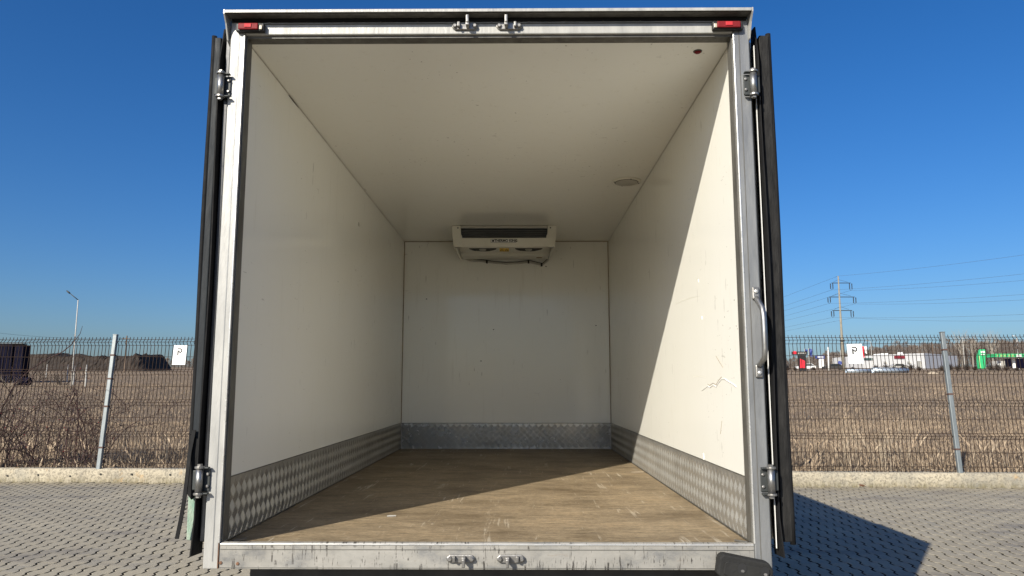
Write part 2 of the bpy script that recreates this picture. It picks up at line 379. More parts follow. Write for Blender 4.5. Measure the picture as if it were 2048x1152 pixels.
def text_mesh(name, body, size, mat, origin, ux, uz, parent, depth=0.0006, bold=0.0):
    cu = bpy.data.curves.new(name, 'FONT'); cu.body = body; cu.size = size; cu.align_x = 'CENTER'; cu.align_y = 'CENTER'
    cu.extrude = depth; cu.offset = bold
    tmp = bpy.data.objects.new(name + '_tmp', cu); col.objects.link(tmp)
    dg = bpy.context.evaluated_depsgraph_get(); me = bpy.data.meshes.new_from_object(tmp.evaluated_get(dg))
    bpy.data.objects.remove(tmp); bpy.data.curves.remove(cu)
    ux = Vector(ux).normalized(); uz = Vector(uz).normalized(); un = ux.cross(uz)
    me.transform(Matrix((ux, uz, un)).transposed().to_4x4())
    me.materials.clear(); me.materials.append(M[mat])
    o = bpy.data.objects.new(name, me); col.objects.link(o); put(o, origin, parent); return o

# ------------------------------------------------------------------ setting: pavement
KA, KB = Vector((-8.1, 11.77, 0)), Vector((7.44, 11.22, 0))    # foot of the kerb
KD = (KB - KA).normalized(); KN = Vector((KD.y, -KD.x, 0))     # KN points to the camera
def kerb_y(x): return KA.y + (x - KA.x) * KD.y / KD.x
pv = MB(); pv.add([(-14, -6, 0.0), (14, -6, 0.0), (14, kerb_y(14) + 0.1, 0.0), (-14, kerb_y(-14) + 0.1, 0.0)], [(0, 1, 2, 3)])
pavement = pv.build('pavement', 'joint')
tag(pavement, 'grey interlocking concrete paving of the yard under the truck', 'pavement', kind='structure')

PW, PL, PA, GAP, GAPE = 0.128, 0.215, 0.0140, 0.0088, 0.0013
def paver_outline(inset):
    pts = []
    prof = [(0.0, 1), (0.17, 1), (0.33, -1), (0.67, -1), (0.83, 1), (1.0, 1)]
    hw = PW / 2 - GAP - inset; hl = PL / 2 - GAPE
    for tt, s_ in prof: pts.append((hw + PA * s_, -hl + 2 * hl * tt))
    for tt, s_ in prof[::-1]: pts.append((-hw - PA * s_, -hl + 2 * hl * tt))
    return pts
ring0 = paver_outline(0.0); ring1 = paver_outline(0.0035)
nP = len(ring0)
TPV = np.array([(x, y, 0.002) for x, y in ring0] + [(x, y, 0.0230) for x, y in ring0] + [(x, y, 0.026) for x, y in ring1])
# top as quads: strip between the two long edges
tq = [(2 * nP + i, 2 * nP + i + 1, 2 * nP + nP - 2 - i, 2 * nP + nP - 1 - i) for i in range(nP // 2 - 1)]
TPF = np.array([(i, (i + 1) % nP, nP + (i + 1) % nP, nP + i) for i in range(nP)] +
               [(nP + i, nP + (i + 1) % nP, 2 * nP + (i + 1) % nP, 2 * nP + i) for i in range(nP)] + tq)
rng = np.random.default_rng(5)
cells = []
for ci in range(int(-10.5 / PW), int(10.5 / PW)):
    cx = ci * PW
    for ri in range(int(-4.5 / PL), int(12.4 / PL)):
        cy = ri * PL + (PL / 2 if ci % 2 else 0)
        if cy + PL * 0.35 > kerb_y(cx) : continue
        cells.append((cx, cy))
def hidden(cx, cy):
    u, v = proj((cx, cy, 0.02))
    return not (0 < u < 2048 and v < 1150 and not (395 < u < 1552))
vis = sorted([c for c in cells if not hidden(*c)], key=lambda c: c[1])
picked = set(vis[:300])
variants = []
for k in range(10):
    me = bpy.data.meshes.new('paver'); me.from_pydata([tuple(p) for p in TPV], [], [tuple(f) for f in TPF]); me.update()
    a_ = me.attributes.new('tint', 'FLOAT', 'POINT'); a_.data.foreach_set('value', [k / 9.0] * len(TPV))
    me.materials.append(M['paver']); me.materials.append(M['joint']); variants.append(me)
    for i_ in range(nP): me.polygons[i_].material_index = 1        # soiled flanks
def jig(): return rng.normal(0, 0.0020), rng.normal(0, 0.0003), rng.normal(0, 0.0002)
for c in vis[:300]:
    o = bpy.data.objects.new('paver', variants[int(min(9, rng.random() * 10))]); col.objects.link(o)
    dx, dy, dz = jig(); put(o, (c[0] + dx, c[1] + dy, dz), pavement)
    o.rotation_euler = (rng.normal(0, 0.001), rng.normal(0, 0.003), rng.normal(0, 0.006))
rest = [c for c in cells if c not in picked]
VV = np.empty((len(rest), len(TPV), 3)); TT = np.empty((len(rest), len(TPV)))
for i, c in enumerate(rest):
    dx, dy, dz = jig(); VV[i] = TPV
    VV[i, :, 2] += TPV[:, 0] * rng.normal(0, 0.003) + TPV[:, 1] * rng.normal(0, 0.001) + dz
    VV[i, :, 0] += c[0] + dx; VV[i, :, 1] += c[1] + dy; TT[i] = rng.random()
FF = (TPF[None] + (np.arange(len(rest)) * len(TPV))[:, None, None]).reshape(-1, 4)
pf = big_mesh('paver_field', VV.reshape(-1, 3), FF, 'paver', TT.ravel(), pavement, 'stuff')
pf.data.materials.append(M['joint'])
pf.data.polygons.foreach_set('material_index', np.tile((np.arange(len(TPF)) < nP).astype(np.int32), len(rest)))

# ------------------------------------------------------------------ setting: kerb, field
def kp(s, d, z):                                               # along the kerb, depth behind its face, height
    p = KA + KD * s - KN * d; return Vector((p.x, p.y, z))
KL = (KB - KA).length
ns = 330; prof = [(0.0, -0.02), (0.0, 0.06), (0.004, 0.13), (0.006, 0.195), (0.022, 0.218), (0.13, 0.224), (0.26, 0.215), (0.27, 0.05)]
kv = []; kf = []
for i in range(ns + 1):
    s = -5.5 + (KL + 11) * i / ns
    for j, (d, z) in enumerate(prof):
        q = kp(s, d, z); n1 = mnoise.noise(q * 6.0) * 0.009 + mnoise.noise(q * 19.0) * 0.005
        kv.append(kp(s, d - n1, z + (n1 * 0.8 if 1 < j < 7 else 0)))
pn = len(prof)
for i in range(ns):
    for j in range(pn - 1): kf.append((i * pn + j, (i + 1) * pn + j, (i + 1) * pn + j + 1, i * pn + j + 1))
mb = MB(); mb.add(kv, kf); kerb = mb.build('kerb', 'kerb', smooth=True)
tag(kerb, 'low weathered concrete kerb along the foot of the wire fence', 'kerb', kind='structure')
for i in range(34):
    s = -5.0 + i * 0.51 + random.Random(i).uniform(-.06, .06); z = 0.125 + random.Random(i + 90).uniform(-.02, .02)
    c = kp(s, -0.011, z)
    q = MB(); r_ = 0.014
    q.prism([c + KD * (r_ * math.cos(a)) + Vector((0, 0, r_ * math.sin(a))) for a in [k * math.pi / 4 for k in range(8)]], -KN * 0.03)
    q.build('tie_hole', 'black', kerb)

fv = []; ff = []
ys = [11.75, 12.2, 13, 14, 15, 16.5, 18, 20, 23, 26, 30, 35, 40, 50, 65, 80, 100, 130, 170, 220, 300, 600, 3000]
nx = 90
for y in ys:
    for i in range(nx + 1):
        f = i / nx * 2 - 1
        x = f * (16 + y * 1.5)
        yy = y if y > 12 else kerb_y(x) + 0.2
        z = zfield(yy) + (mnoise.noise(Vector((x * .45, yy * .45, 0))) * 0.05 if yy < 60 else 0)
        if y < 12: z = 0.17
        fv.append((x, yy, z))
for j in range(len(ys) - 1):
    for i in range(nx): ff.append((j * (nx + 1) + i, j * (nx + 1) + i + 1, (j + 1) * (nx + 1) + i + 1, (j + 1) * (nx + 1) + i))
mb = MB(); mb.add(fv, ff); field = mb.build('field', 'field', smooth=True)
tag(field, 'flat brown winter field stretching away behind the fence', 'field', kind='structure')

# dry grass: thin upright blades, dense near the fence
def grass(n, y0, y1, hmin, hmax, wmul, seed, power=1.6, tint=(0, 1)):
    r = np.random.default_rng(seed)
    t = r.random(n) ** power; Y = y0 + (y1 - y0) * t
    X = (r.random(n) * 2 - 1) * (4 + Y * 0.82)
    Y = np.where(Y < 13, np.maximum(Y, KA.y + (X - KA.x) * KD.y / KD.x + 0.30), Y)
    h = (hmin + (hmax - hmin) * r.random(n) ** 2)
    clump = np.array([mnoise.noise(Vector((x * .7, y * .7, 3))) for x, y in zip(X, Y)])
    h *= (1.0 + 0.9 * clump)
    Z = 0.12 + 0.0318 * (np.clip(Y, 11.6, 300) - 11.6)
    w = (0.0018 + 0.0024 * r.random(n)) * wmul * (Y / 14.0)
    a = r.random(n) * np.pi * 2; lean = np.abs(r.normal(0, 0.45, n)); la = r.random(n) * np.pi * 2
    wx, wy = np.cos(a) * w, np.sin(a) * w
    lx, ly = np.cos(la) * lean * h, np.sin(la) * lean * h
    V = np.empty((n, 4, 3))
    V[:, 0] = np.stack([X - wx, Y - wy, Z - 0.02], 1); V[:, 1] = np.stack([X + wx, Y + wy, Z - 0.02], 1)
    V[:, 2] = np.stack([X + lx * .35 + wx * .8, Y + ly * .35 + wy * .8, Z + h * .55], 1)
    V[:, 3] = np.stack([X + lx, Y + ly, Z + h], 1)
    F = np.arange(n * 4).reshape(n, 4)
    T = np.repeat(tint[0] + (tint[1] - tint[0]) * np.clip(r.random(n) * 0.75 + 0.25 * clump + .1, 0, 1), 4)
    return V.reshape(-1, 3), F, T
parts = [grass(230000, 11.9, 22, 0.025, 0.10, 0.55, 1), grass(150000, 20, 62, 0.03, 0.13, 0.6, 2, 1.25), grass(60000, 50, 150, 0.05, 0.16, 0.5, 4, 1.2),
         grass(2200, 11.9, 16, 0.12, 0.36, 0.4, 3, 1.5, (0.6, 1.0))]
off = 0; Vs, Fs, Ts = [], [], []
for V, F, T in parts: Vs.append(V); Fs.append(F + off); Ts.append(T); off += len(V)
g = big_mesh('dry_grass', np.concatenate(Vs), np.concatenate(Fs), 'grass', np.concatenate(Ts), None, 'stuff')
tag(g, 'short dry brown grass covering the field behind the fence', 'grass', kind='stuff')

# tall pale weed stalks just behind the fence
rnd = random.Random(12)
mb = MB()
spots = [(rnd.gauss(1700, 12), rnd.uniform(11.75, 12.4)) for _ in range(10)] + [(rnd.gauss(1770, 14), rnd.uniform(11.75, 12.4)) for _ in range(14)] + \
        [(rnd.uniform(1590, 2060), rnd.uniform(11.75, 14)) for _ in range(34)] + [(rnd.uniform(190, 380), rnd.uniform(12.1, 14)) for _ in range(16)]
for u, Y in spots:
    b = at(u, 900, Y); b.z = zfield(Y)
    h = rnd.uniform(0.35, 0.95); lx, ly = rnd.gauss(0, .16), rnd.gauss(0, .16)
    tip = b + Vector((lx * h * 1.6, ly * h, h))
    midp = b + Vector((lx * h * .5, ly * h * .4, h * .5))
    mb.path([b, midp, tip], [0.0045, 0.0035, 0.0015], 3, False)
    for k in range(rnd.randint(0, 5)):
        t0 = rnd.uniform(.35, .9); p0 = b.lerp(tip, t0)
        mb.path([p0, p0 + Vector((rnd.gauss(0, .07), rnd.gauss(0, .07), rnd.uniform(.05, .2)))], [0.0022, 0.001], 3, False)
for k in range(40):                                             # broken straws lying about
    u = rnd.choice([rnd.uniform(1585, 2048), rnd.uniform(0, 380)]); Y = rnd.uniform(12.0, 12.8)
    b = at(u, 930, Y); b.z = zfield(Y) + .03; a = rnd.uniform(-.5, .9); L = rnd.uniform(.2, .55)
    mb.path([b, b + Vector((L * math.cos(a) * rnd.choice((-1, 1)), rnd.gauss(0, .1), L * abs(math.sin(a)) * .7))], [0.004, 0.002], 3, False)
o = mb.build('weed_stalks', 'stalk'); tag(o, 'tall pale dead weed stalks standing just behind the fence', 'weeds', kind='stuff')

# ------------------------------------------------------------------ wire fence
LEAN = R(5.5)
UPL = (Vector((0, 0, 1)) * math.cos(LEAN) - KN * math.sin(LEAN)).normalized()
FN = KD.cross(UPL); FN = FN if FN.dot(KN) > 0 else -FN
def fp(s, h, d=0.0):
    b = kp(s, 0.10, 0.20); return b + UPL * h + FN * d
def s_of(u, v, h=0.02):                                                # distance along the kerb of a picture column
    best = None
    lo, hi = -6.0, KL + 6
    for _ in range(50):
        m_ = (lo + hi) / 2
        if proj(fp(m_, h))[0] < u: lo = m_
        else: hi = m_
    return lo
sL, sR = s_of(201, 937), s_of(1917, 945)
SP = (sR - sL) / 5
fence = thing('wire_fence', 'rusty welded wire fence on galvanised posts, leaning along the kerb', 'fence', fp((sL + sR) / 2, 0))
trip = [(2.065, 2.015, 1.965), (1.575, 1.532, 1.485), (1.09, 1.045, 1.0), (0.594, 0.552, 0.51)]
singles = [1.78, 1.297, 0.807, 0.31, 0.10]
hs = sorted([h for t3 in trip for h in t3] + singles)
prof = [(-0.005, 0)]
for h in hs:
    prof.append((h, 0.045 if any(abs(h - t3[1]) < 1e-6 for t3 in trip) else 0.0))
prof.append((2.105, 0))
WR = 0.0050
for k in range(-1, 6):
    s0, s1 = sL + SP * k + 0.045, sL + SP * (k + 1) - 0.045
    mb = MB(); nw = 42
    for i in range(nw + 1):
        s = s0 + (s1 - s0) * i / nw + random.Random(i * 7 + k).gauss(0, .0015)
        wob = random.Random(i * 3 + k).gauss(0, 0.003)
        mb.path([fp(s + wob * (h / 2), h, d) for h, d in prof], WR, 4, False)
    for h in hs:
        d = 0.045 if any(abs(h - t3[1]) < 1e-6 for t3 in trip) else 0.0
        mb.path([fp(s0 - .01 + (s1 - s0 + .02) * q / 6, h + 0.004 * math.sin(q * 1.9 + h * 7 + k), d + 0.008) for q in range(7)], WR, 4, False)
    mb.build('wire_panel', 'wire', fence, kind='stuff')
for k in range(-1, 7):
    s = sL + SP * k
    q = MB(); w, d0, d1 = 0.032, 0.014, 0.074
    pts = [fp(s + a, h, d) for h in (-0.01, 2.13) for d in (d0, d1) for a in (-w, w)]
    q.hexa(pts); po = q.build('post', 'post', fence, 0.008)
    for h in (0.36, 1.18, 1.86) if k % 2 else (0.34, 0.98, 1.42, 1.80):
        q = MB(); q.hexa([fp(s + a, h + e, d) for e in (-.012, .012) for d in (d0 - .006, d1 + .006) for a in (-w - .006, w + .006)])
        q.build('clamp', 'clamp', po)
    q = MB(); q.hexa([fp(s + a, 2.13 + e, d) for e in (0, .012) for d in (d0 - .003, d1 + .003) for a in (-w - .003, w + .003)]); q.build('cap', 'post', po, 0.003)

# paper parking signs hung on the wire
def stroke(mb, pts, w, plane, dep):                             # flat polyline in a plane: plane(a, b, d) -> point
    for (a0, b0), (a1, b1) in zip(pts, pts[1:]):
        L = math.hypot(a1 - a0, b1 - b0); nx_, ny_ = -(b1 - b0) / L * w / 2, (a1 - a0) / L * w / 2
        ex, ey = (a1 - a0) / L * w * .3, (b1 - b0) / L * w * .3
        mb.prism([plane(a0 + nx_ - ex, b0 + ny_ - ey, dep), plane(a1 + nx_ + ex, b1 + ny_ + ey, dep), plane(a1 - nx_ + ex, b1 - ny_ + ey, dep), plane(a0 - nx_ - ex, b0 - ny_ - ey, dep)], FN * 0.0012)
def sign(uc, w, h, h0, tilt, label):
    s = s_of(uc, 0, h0)
    ct, st = math.cos(tilt), math.sin(tilt)
    def pl(a, b, d): return fp(s + a * ct - b * st, h0 + a * st + b * ct, 0.062 + d)
    t = thing('parking_sign', label, 'sign', fp(s, h0, .06), 'paper parking signs on the fence')
    nb = 7; V = []
    def warp(a, b): return 0.010 * math.sin(a / w * 3 + .5) + 0.006 * math.sin(b / h * 4)
    mb = MB()
    for d in (0.0, 0.003):
        for j in range(nb + 1):
            for i in range(nb + 1):
                a, b = (i / nb - .5) * w, (j / nb - .5) * h; V.append(pl(a, b, d))
    q = nb + 1; F = []
    for j in range(nb):
        for i in range(nb):
            F.append((j * q + i, (j + 1) * q + i, (j + 1) * q + i + 1, j * q + i + 1)); o_ = q * q
            F.append((o_ + j * q + i, o_ + j * q + i + 1, o_ + (j + 1) * q + i + 1, o_ + (j + 1) * q + i))
    for i in range(nb):
        for (p0, p1) in ((i, i + 1), (nb * q + i + 1, nb * q + i), ((i + 1) * q, i * q), (i * q + nb, (i + 1) * q + nb)):
            F.append((p0, p1, p1 + q * q, p0 + q * q))
    mb.add(V, F); mb.build('sheet', 'white', t)
    e = w * 0.50                                                # letter height
    ox, oy = -w * 0.02, h * 0.16
    m2 = MB()
    def L(pts): return [(ox + a * e, oy + b * e) for a, b in pts]
    stroke(m2, L([(-.30, .46), (.12, .46), (.30, .28), (.30, .08), (.14, -.08), (.0, -.08)]), e * .17, pl, 0.0035)
    m2.prism([pl(ox + a * e, oy + b * e, .0035) for a, b in ((-.34, -.5), (-.14, -.5), (-.14, -.06), (.06, .06), (-.34, .30))], FN * 0.0012)
    m2.build('letter', 'ink', t)
    m3 = MB(); rr = w * .36
    stroke(m3, [(ox + rr * math.cos(a), oy + rr * math.sin(a)) for a in [k * math.pi / 14 for k in range(29)]], w * .03, pl, 0.0034)
    m3.build('printed_ring', 'faint', t)
    m4 = MB(); stroke(m4, [(-w * .28, -h * .44), (w * .28, -h * .44)], h * .012, pl, .0035); m4.build('printed_line', 'ink', t)
    m4 = MB(); stroke(m4, [(-w * .36, -h * .27), (w * .36, -h * .27)], h * .012, pl, .0034); stroke(m4, [(-w * .30, -h * .33), (w * .34, -h * .33)], h * .012, pl, .0034); m4.build('printed_line', 'faint', t)
    for a in (-w * .28, w * .28):
        m5 = MB(); m5.path([pl(a, h * .46, .006), pl(a, h * .52, .0)], .003, 4); m5.build('tie', 'ink', t)
sign(1707, 0.228, 0.305, 1.80, 0.02, 'white paper sign with black letter P on fence near the concrete pylon')
sign(363, 0.215, 0.315, 1.80, -0.01, 'white paper sign with black letter P on fence beside the torn truck door')

# ------------------------------------------------------------------ box truck
XL, XR, YF, YB, ZF, ZC = -1.1185, 0.8815, 2.89, 7.135, 0.912, 2.912
FY = 2.82                                                     # rear face of the door frame
JL0, JL1, JR0, JR1 = -1.164, -1.106, 0.867, 0.930
truck = thing('box_truck', 'white refrigerated box truck with its rear doors folded open, empty inside', 'truck', ((XL + XR) / 2, 5.6, 0))
T = truck
sw1 = box(-1.17, XL, YF, 7.2, ZF - .06, ZC + .05).build('side_wall', 'panel', T)
sw2 = box(XR, 0.933, YF, 7.2, ZF - .06, ZC + .05).build('side_wall', 'panel', T)
fw = box(XL + .0005, XR - .0005, YB, 7.198, ZF - .05, ZC + .045).build('bulkhead', 'panel', T)
box(XL + .001, XR - .001, YF + .001, YB - .001, ZC, ZC + .047).build('ceiling_panel', 'panel', T)
roof = box(-1.172, 0.935, YF, 7.203, ZC + .051, ZC + .068).build('roof', 'truck_white', T, 0.004)
flo = box(XL + .001, XR - .001, YF, YB - .001, ZF - .055, ZF).build('floor_board', 'floor', T)
box(JL1 + .001, JR0 - .001, FY + .022, YF - .001, ZF - .05, ZF + .003).build('threshold_strip', 'strip', T)

# rear door frame
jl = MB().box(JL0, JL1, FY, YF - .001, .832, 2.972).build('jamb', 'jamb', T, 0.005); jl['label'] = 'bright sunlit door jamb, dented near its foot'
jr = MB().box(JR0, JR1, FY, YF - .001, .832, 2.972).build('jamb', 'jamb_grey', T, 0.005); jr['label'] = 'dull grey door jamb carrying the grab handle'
for j_, x in ((jl, -1.128), (jr, 0.889)):
    box(x - .0018, x + .0018, FY - .0008, FY + .004, .86, 2.93).build('groove_strip', 'jamb_grey' if j_ is jl else 'seal', j_)
for j_, x in ((jl, JL1), (jr, JR0 - .006)):
    box(x, x + .006, FY + .012, YF - .002, ZF + .016, 2.905).build('reveal_strip', 'seal', j_)
for j_, x in ((jl, JL1 - .004), (jr, JR0 - .002)):
    box(x, x + .006, FY - .003, FY + .010, ZF + .014, 2.908).build('edge_bead', 'bright', j_, 0.0015)
hd = box(JL1 + .001, JR0 - .001, FY + .001, YF - .001, 2.911, 2.972).build('header', 'jamb', T, 0.004)
box(JL1 + .001, JR0 - .001, FY + .014, YF - .003, 2.902, 2.9105).build('header_seal', 'seal', hd)
box(JL1 + .002, JR0 - .002, FY - .003, FY + .001, 2.953, 2.957).build('trim_line', 'seal', hd)
for i in range(13):
    x = JL1 + .1 + i * 0.15
    MB().lathe([(0.0045, 0), (0.0045, -.002), (0.002, -.004)], (x, FY + .0005, 2.964), 'y', 8).build('rivet', 'steel', hd)
sl = MB()
sl.prism([(JL1 + .001, FY + .002, .832), (JL1 + .001, FY + .002, .919), (JL1 + .001, FY + .006, .926), (JL1 + .001, FY + .02, .928), (JL1 + .001, FY + .02, .90), (JL1 + .001, YF - .002, .86), (JL1 + .001, YF - .002, .832)], (JR0 - JL1 - .002, 0, 0))
sill = sl.build('sill', 'sill', T, 0.002)
box(JL1 + .003, JR0 - .003, FY - .001, FY + .0025, .918, .9235).build('edge_bead', 'bright', sill, 0.001)
box(JL1 + .004, JR0 - .004, FY - .0005, FY + .002, .902, .9035).build('fold_line', 'seal', sill)
box(JL1 + .004, JR0 - .004, FY - .0005, FY + .002, .8375, .8385).build('fold_line', 'seal', sill)
box(JL1 - .0035, JL1 + .0005, FY - .002, FY + .004, .835, .925).build('weld', 'rust', sill, 0.001)
for x, z in ((-1.098, .855), (-1.035, .852)):
    MB().lathe([(0.006, 0), (0.006, -.003), (.003, -.004)], (x, FY + .002, z), 'y', 10).build('rivet', 'rust', sill)

# rain lip over the door with end cheeks
lip = MB()
ly0 = 2.765
lip.prism([(-1.170, ly0, 2.977), (-1.170, ly0, 2.990), (-1.170, ly0 + .012, 2.996), (-1.170, FY + .05, 3.000), (-1.170, FY + .05, 2.985), (-1.170, ly0 + .010, 2.982)], (2.098, 0, 0))
lp = lip.build('rain_lip', 'jamb', T, 0.002)
for x0, x1 in ((-1.176, -1.1705), (0.9285, 0.934)):
    q = MB(); q.prism([(x0, ly0 + .001, 2.975), (x0, ly0 + .001, 2.992), (x0, FY + .05, 3.001), (x0, FY + .05, 2.86), (x0, FY - .004, 2.885), (x0, FY - .03, 2.945)], (x1 - x0, 0, 0)); q.build('end_cheek', 'jamb', lp)
box(-1.16, 0.92, FY - .004, FY - .0005, 2.962, 2.9795).build('shade_strip', 'rubber', lp)  # black strip stands in for the lip's shadow on the header
box(-1.168, 0.926, ly0 + .012, FY - .0045, 2.9775, 2.9805).build('soffit', 'seal', lp)  # dark plate added to paint the deep shade beneath the lip

# marker lamps
for x0, x1, lo in ((-1.136, -1.022, 0), (0.780, 0.902, 1)):
    ml = box(x0, x1, FY - .022, FY - .001, 2.916, 2.950).build('marker_lamp', 'black', T, 0.004)
    a, b = (x0 + .012, x1 - .022) if not lo else (x0 + .016, x1 - .012)
    box(a, b, FY - .031, FY - .0225, 2.920, 2.947).build('lens', 'red_lens', ml, 0.004)
    c = (a + b) / 2; box(c - .014, c + .014, FY - .034, FY - .0312, 2.927, 2.943).build('reflector', 'pink_lens', ml, 0.002)
    e = x1 - .012 if not lo else x0 + .010
    box(e - .006, e + .006, FY - .028, FY - .0225, 2.921, 2.938).build('side_lens', 'amber', ml, 0.002)

# lock keepers, two above and two below
def keeper(x, z, flip, up):
    k = MB()
    out = [(x + 0.052 * sx * (1 if abs(sy) < .5 else .78), FY - .001, z + 0.016 * sy) for sx, sy in ((-1, -.3), (-1, .3), (-1, .9), (1, .9), (1, .3), (1, -.3), (1, -.9), (-1, -.9))]
    k.prism(out, (0, -.008, 0)); o = k.build('lock_keeper', 'steel', T, 0.003)
    for dx in (-.040, .040):
        MB().lathe([(0.0095, 0), (0.0095, -.006), (.006, -.009)], (x + dx, FY - .009, z), 'y', 6).build('bolt', 'steel', o)
    hx = x + (.012 if not flip else -.012)
    h = MB(); h.box(hx - .007, hx + .007, FY - .040, FY - .009, z - .010, z + .012); h.box(hx - .006, hx + .006, FY - .044, FY - .032, z - .024 if not up else z, z + .006 if not up else z + .034)
    h.build('hook', 'steel', o, 0.003)
    px = x + (-.024 if not flip else .024)
    MB().box(px - .005, px + .005, FY - .026, FY - .009, z - .008, z + .012).build('peg', 'steel', o, 0.002)
for x, fl in ((-.214, False), (-.035, True)): keeper(x, 2.940, fl, True)
for x, fl in ((-.212, False), (-.028, True)): keeper(x, 0.872, fl, False)

# hinges
def hinge(x, z, side):
    hx = x + side * 0.010; hy = FY - .022
    h = MB().lathe([(0.013, -.043), (0.013, .043)], (hx, hy, z), 'z', 14).build('hinge', 'stain_steel', T, 0, True)
    for dz in (-.052, .044):
        MB().lathe([(0.018, dz), (0.018, dz + .008)], (hx, hy, z), 'z', 14).build('washer', 'steel', h, 0.001)
    MB().lathe([(0.010, .0525), (0.010, .060)], (hx, hy, z), 'z', 6).build('bolt_head', 'steel', h)
    MB().lathe([(0.010, -.062), (0.010, -.0525)], (hx, hy, z), 'z', 6).build('nut', 'steel', h)
    in_ = -side
    p = MB(); p.box(min(hx, hx + in_ * .034), max(hx, hx + in_ * .034), FY - .007, FY - .001, z - .040, z + .040)
    for dz in (-.050, .043): p.box(min(hx + in_ * .004, hx + in_ * .034), max(hx + in_ * .004, hx + in_ * .034), FY - .026, FY - .007, z + dz, z + dz + .006)
    p.build('plate', 'dark_steel', h, 0.002)
    for dz in (-.022, .022):
        MB().lathe([(0.006, 0), (0.006, -.004), (.003, -.006)], (hx + in_ * .026, FY - .0075, z + dz), 'y', 8).build('screw', 'steel', h)
    d = MB(); d.box(min(hx, hx - in_ * .030), max(hx, hx - in_ * .030), FY - .012, FY + .06, z - .036, z + .036); d.build('door_arm', 'dark_steel', h, 0.003)
for z in (2.690, 1.153):
    hinge(JL0 - .010, z, -1); hinge(JR1 - .008, z, 1)

# doors folded back along the sides, seen edge-on
def door(side, grimy):
    xin = JL0 - .028 if side < 0 else JR1 + .028               # face next to the box side
    xo = xin + side * (0.067 if side < 0 else 0.074)
    lo, hi = min(xin, xo), max(xin, xo)
    z0, z1 = 0.925, 2.918
    bot = 1.10 if side < 0 else z0
    d = MB().box(lo + .010, hi - .010, FY + .075, 3.86, z0, z1).build('door', 'panel', T)
    e0, e1 = (lo + .016, hi - .024) if side < 0 else (lo + .024, hi - .010)
    box(e0, e1, FY + .035, FY + .074, bot, z1).build('edge_profile', 'door_edge_grimy' if grimy else 'door_edge', d, 0.004)
    # outer gasket: rounded lip
    xg = xo - side * .008
    q = MB(); q.path([(xg, FY + .048 + (.004 * math.sin(z * 5)), z) for z in np.linspace(bot if side < 0 else z0 - .01, z1 + .012, 18)], 0.011, 8); q.build('gasket', 'rubber', d, 0, True)
    # inner fin gasket, taller, standing out towards the rear
    xf = xin + side * .006
    q = MB(); zs = np.linspace(z0 - .05, z1 + .035, 16); vs_ = []
    for z in zs:
        wv = .004 * math.sin(z * 4.1) + (.010 if z < z0 + .03 else 0) * side
        tp = FY + .004 + (0.03 if z > z1 + .02 else 0)
        vs_ += [(xf - .003 + wv * .3, FY + .075, z), (xf + .003 + wv * .3, FY + .075, z), (xf + .0025 + wv + side * .004, tp, z), (xf - .0025 + wv + side * .004, tp, z)]
    fs_ = [(i * 4 + j, i * 4 + (j + 1) % 4, i * 4 + 4 + (j + 1) % 4, i * 4 + 4 + j) for i in range(15) for j in range(4)] + [(3, 2, 1, 0), (60, 61, 62, 63)]
    q.add(vs_, fs_); q.build('fin_gasket', 'rubber', d)
    xm = xin + side * .016
    q = MB(); q.path([(xm, FY + .062, z) for z in np.linspace(z0, z1, 6)], 0.008, 8); q.build('gasket', 'rubber', d, 0, True)
    # slate trim on the box side of the door, pale lit edge
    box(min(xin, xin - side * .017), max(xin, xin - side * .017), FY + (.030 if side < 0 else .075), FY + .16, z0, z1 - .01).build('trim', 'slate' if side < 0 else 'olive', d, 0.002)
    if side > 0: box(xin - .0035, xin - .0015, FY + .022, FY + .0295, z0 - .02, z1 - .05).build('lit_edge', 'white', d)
    return d, xin, xo
dl, xin, xo = door(-1, False); dl['label'] = 'folded door with torn rubber seal and bare green foam at its foot'
dr, xin2, xo2 = door(1, True); dr['label'] = 'folded door with grimy black edge'
# exposed foam at the foot of the torn door edge, tattered rubber above, loose strip hanging
q = MB(); q.prism([(xo + .012, FY + .040, .927), (xo + .044, FY + .040, .925), (xo + .046, FY + .040, 1.12), (xo + .026, FY + .040, 1.135), (xo + .010, FY + .040, 1.10)], (0, .033, 0)); q.build('foam_core', 'foam', dl, 0.003)
q = MB(); q.prism([(xo + .004, FY + .026, 1.105), (xo + .030, FY + .022, 1.075), (xo + .044, FY + .026, 1.10), (xo + .046, FY + .026, 1.30), (xo + .006, FY + .026, 1.32)], (0, .012, 0)); q.build('torn_cover', 'rubber', dl, 0.004)
q = MB(); pts = [at(388, 860, FY + .02), at(379, 905, FY + .012), at(374, 950, FY), at(368, 1000, FY - .01), at(361, 1040, FY - .012), at(353, 1078, FY - .012)]
vs_ = []
for i, p in enumerate(pts):
    for a, b in ((-.007, 0), (.007, 0), (.007, .005), (-.007, .005)): vs_.append((p.x + a, p.y + b, p.z))
q.add(vs_, [(i * 4 + j, i * 4 + (j + 1) % 4, i * 4 + 4 + (j + 1) % 4, i * 4 + 4 + j) for i in range(5) for j in range(4)] + [(3, 2, 1, 0), (20, 21, 22, 23)])
q.build('loose_seal_strip', 'rubber', dl)
# tattered flap at the foot of the other door
q = MB(); q.path([at(1527, 1075, FY + .03), at(1536, 1095, FY + .02), at(1541, 1108, FY + .015)], [.008, .007, .002], 6); q.build('loose_seal_strip', 'rubber', dr)

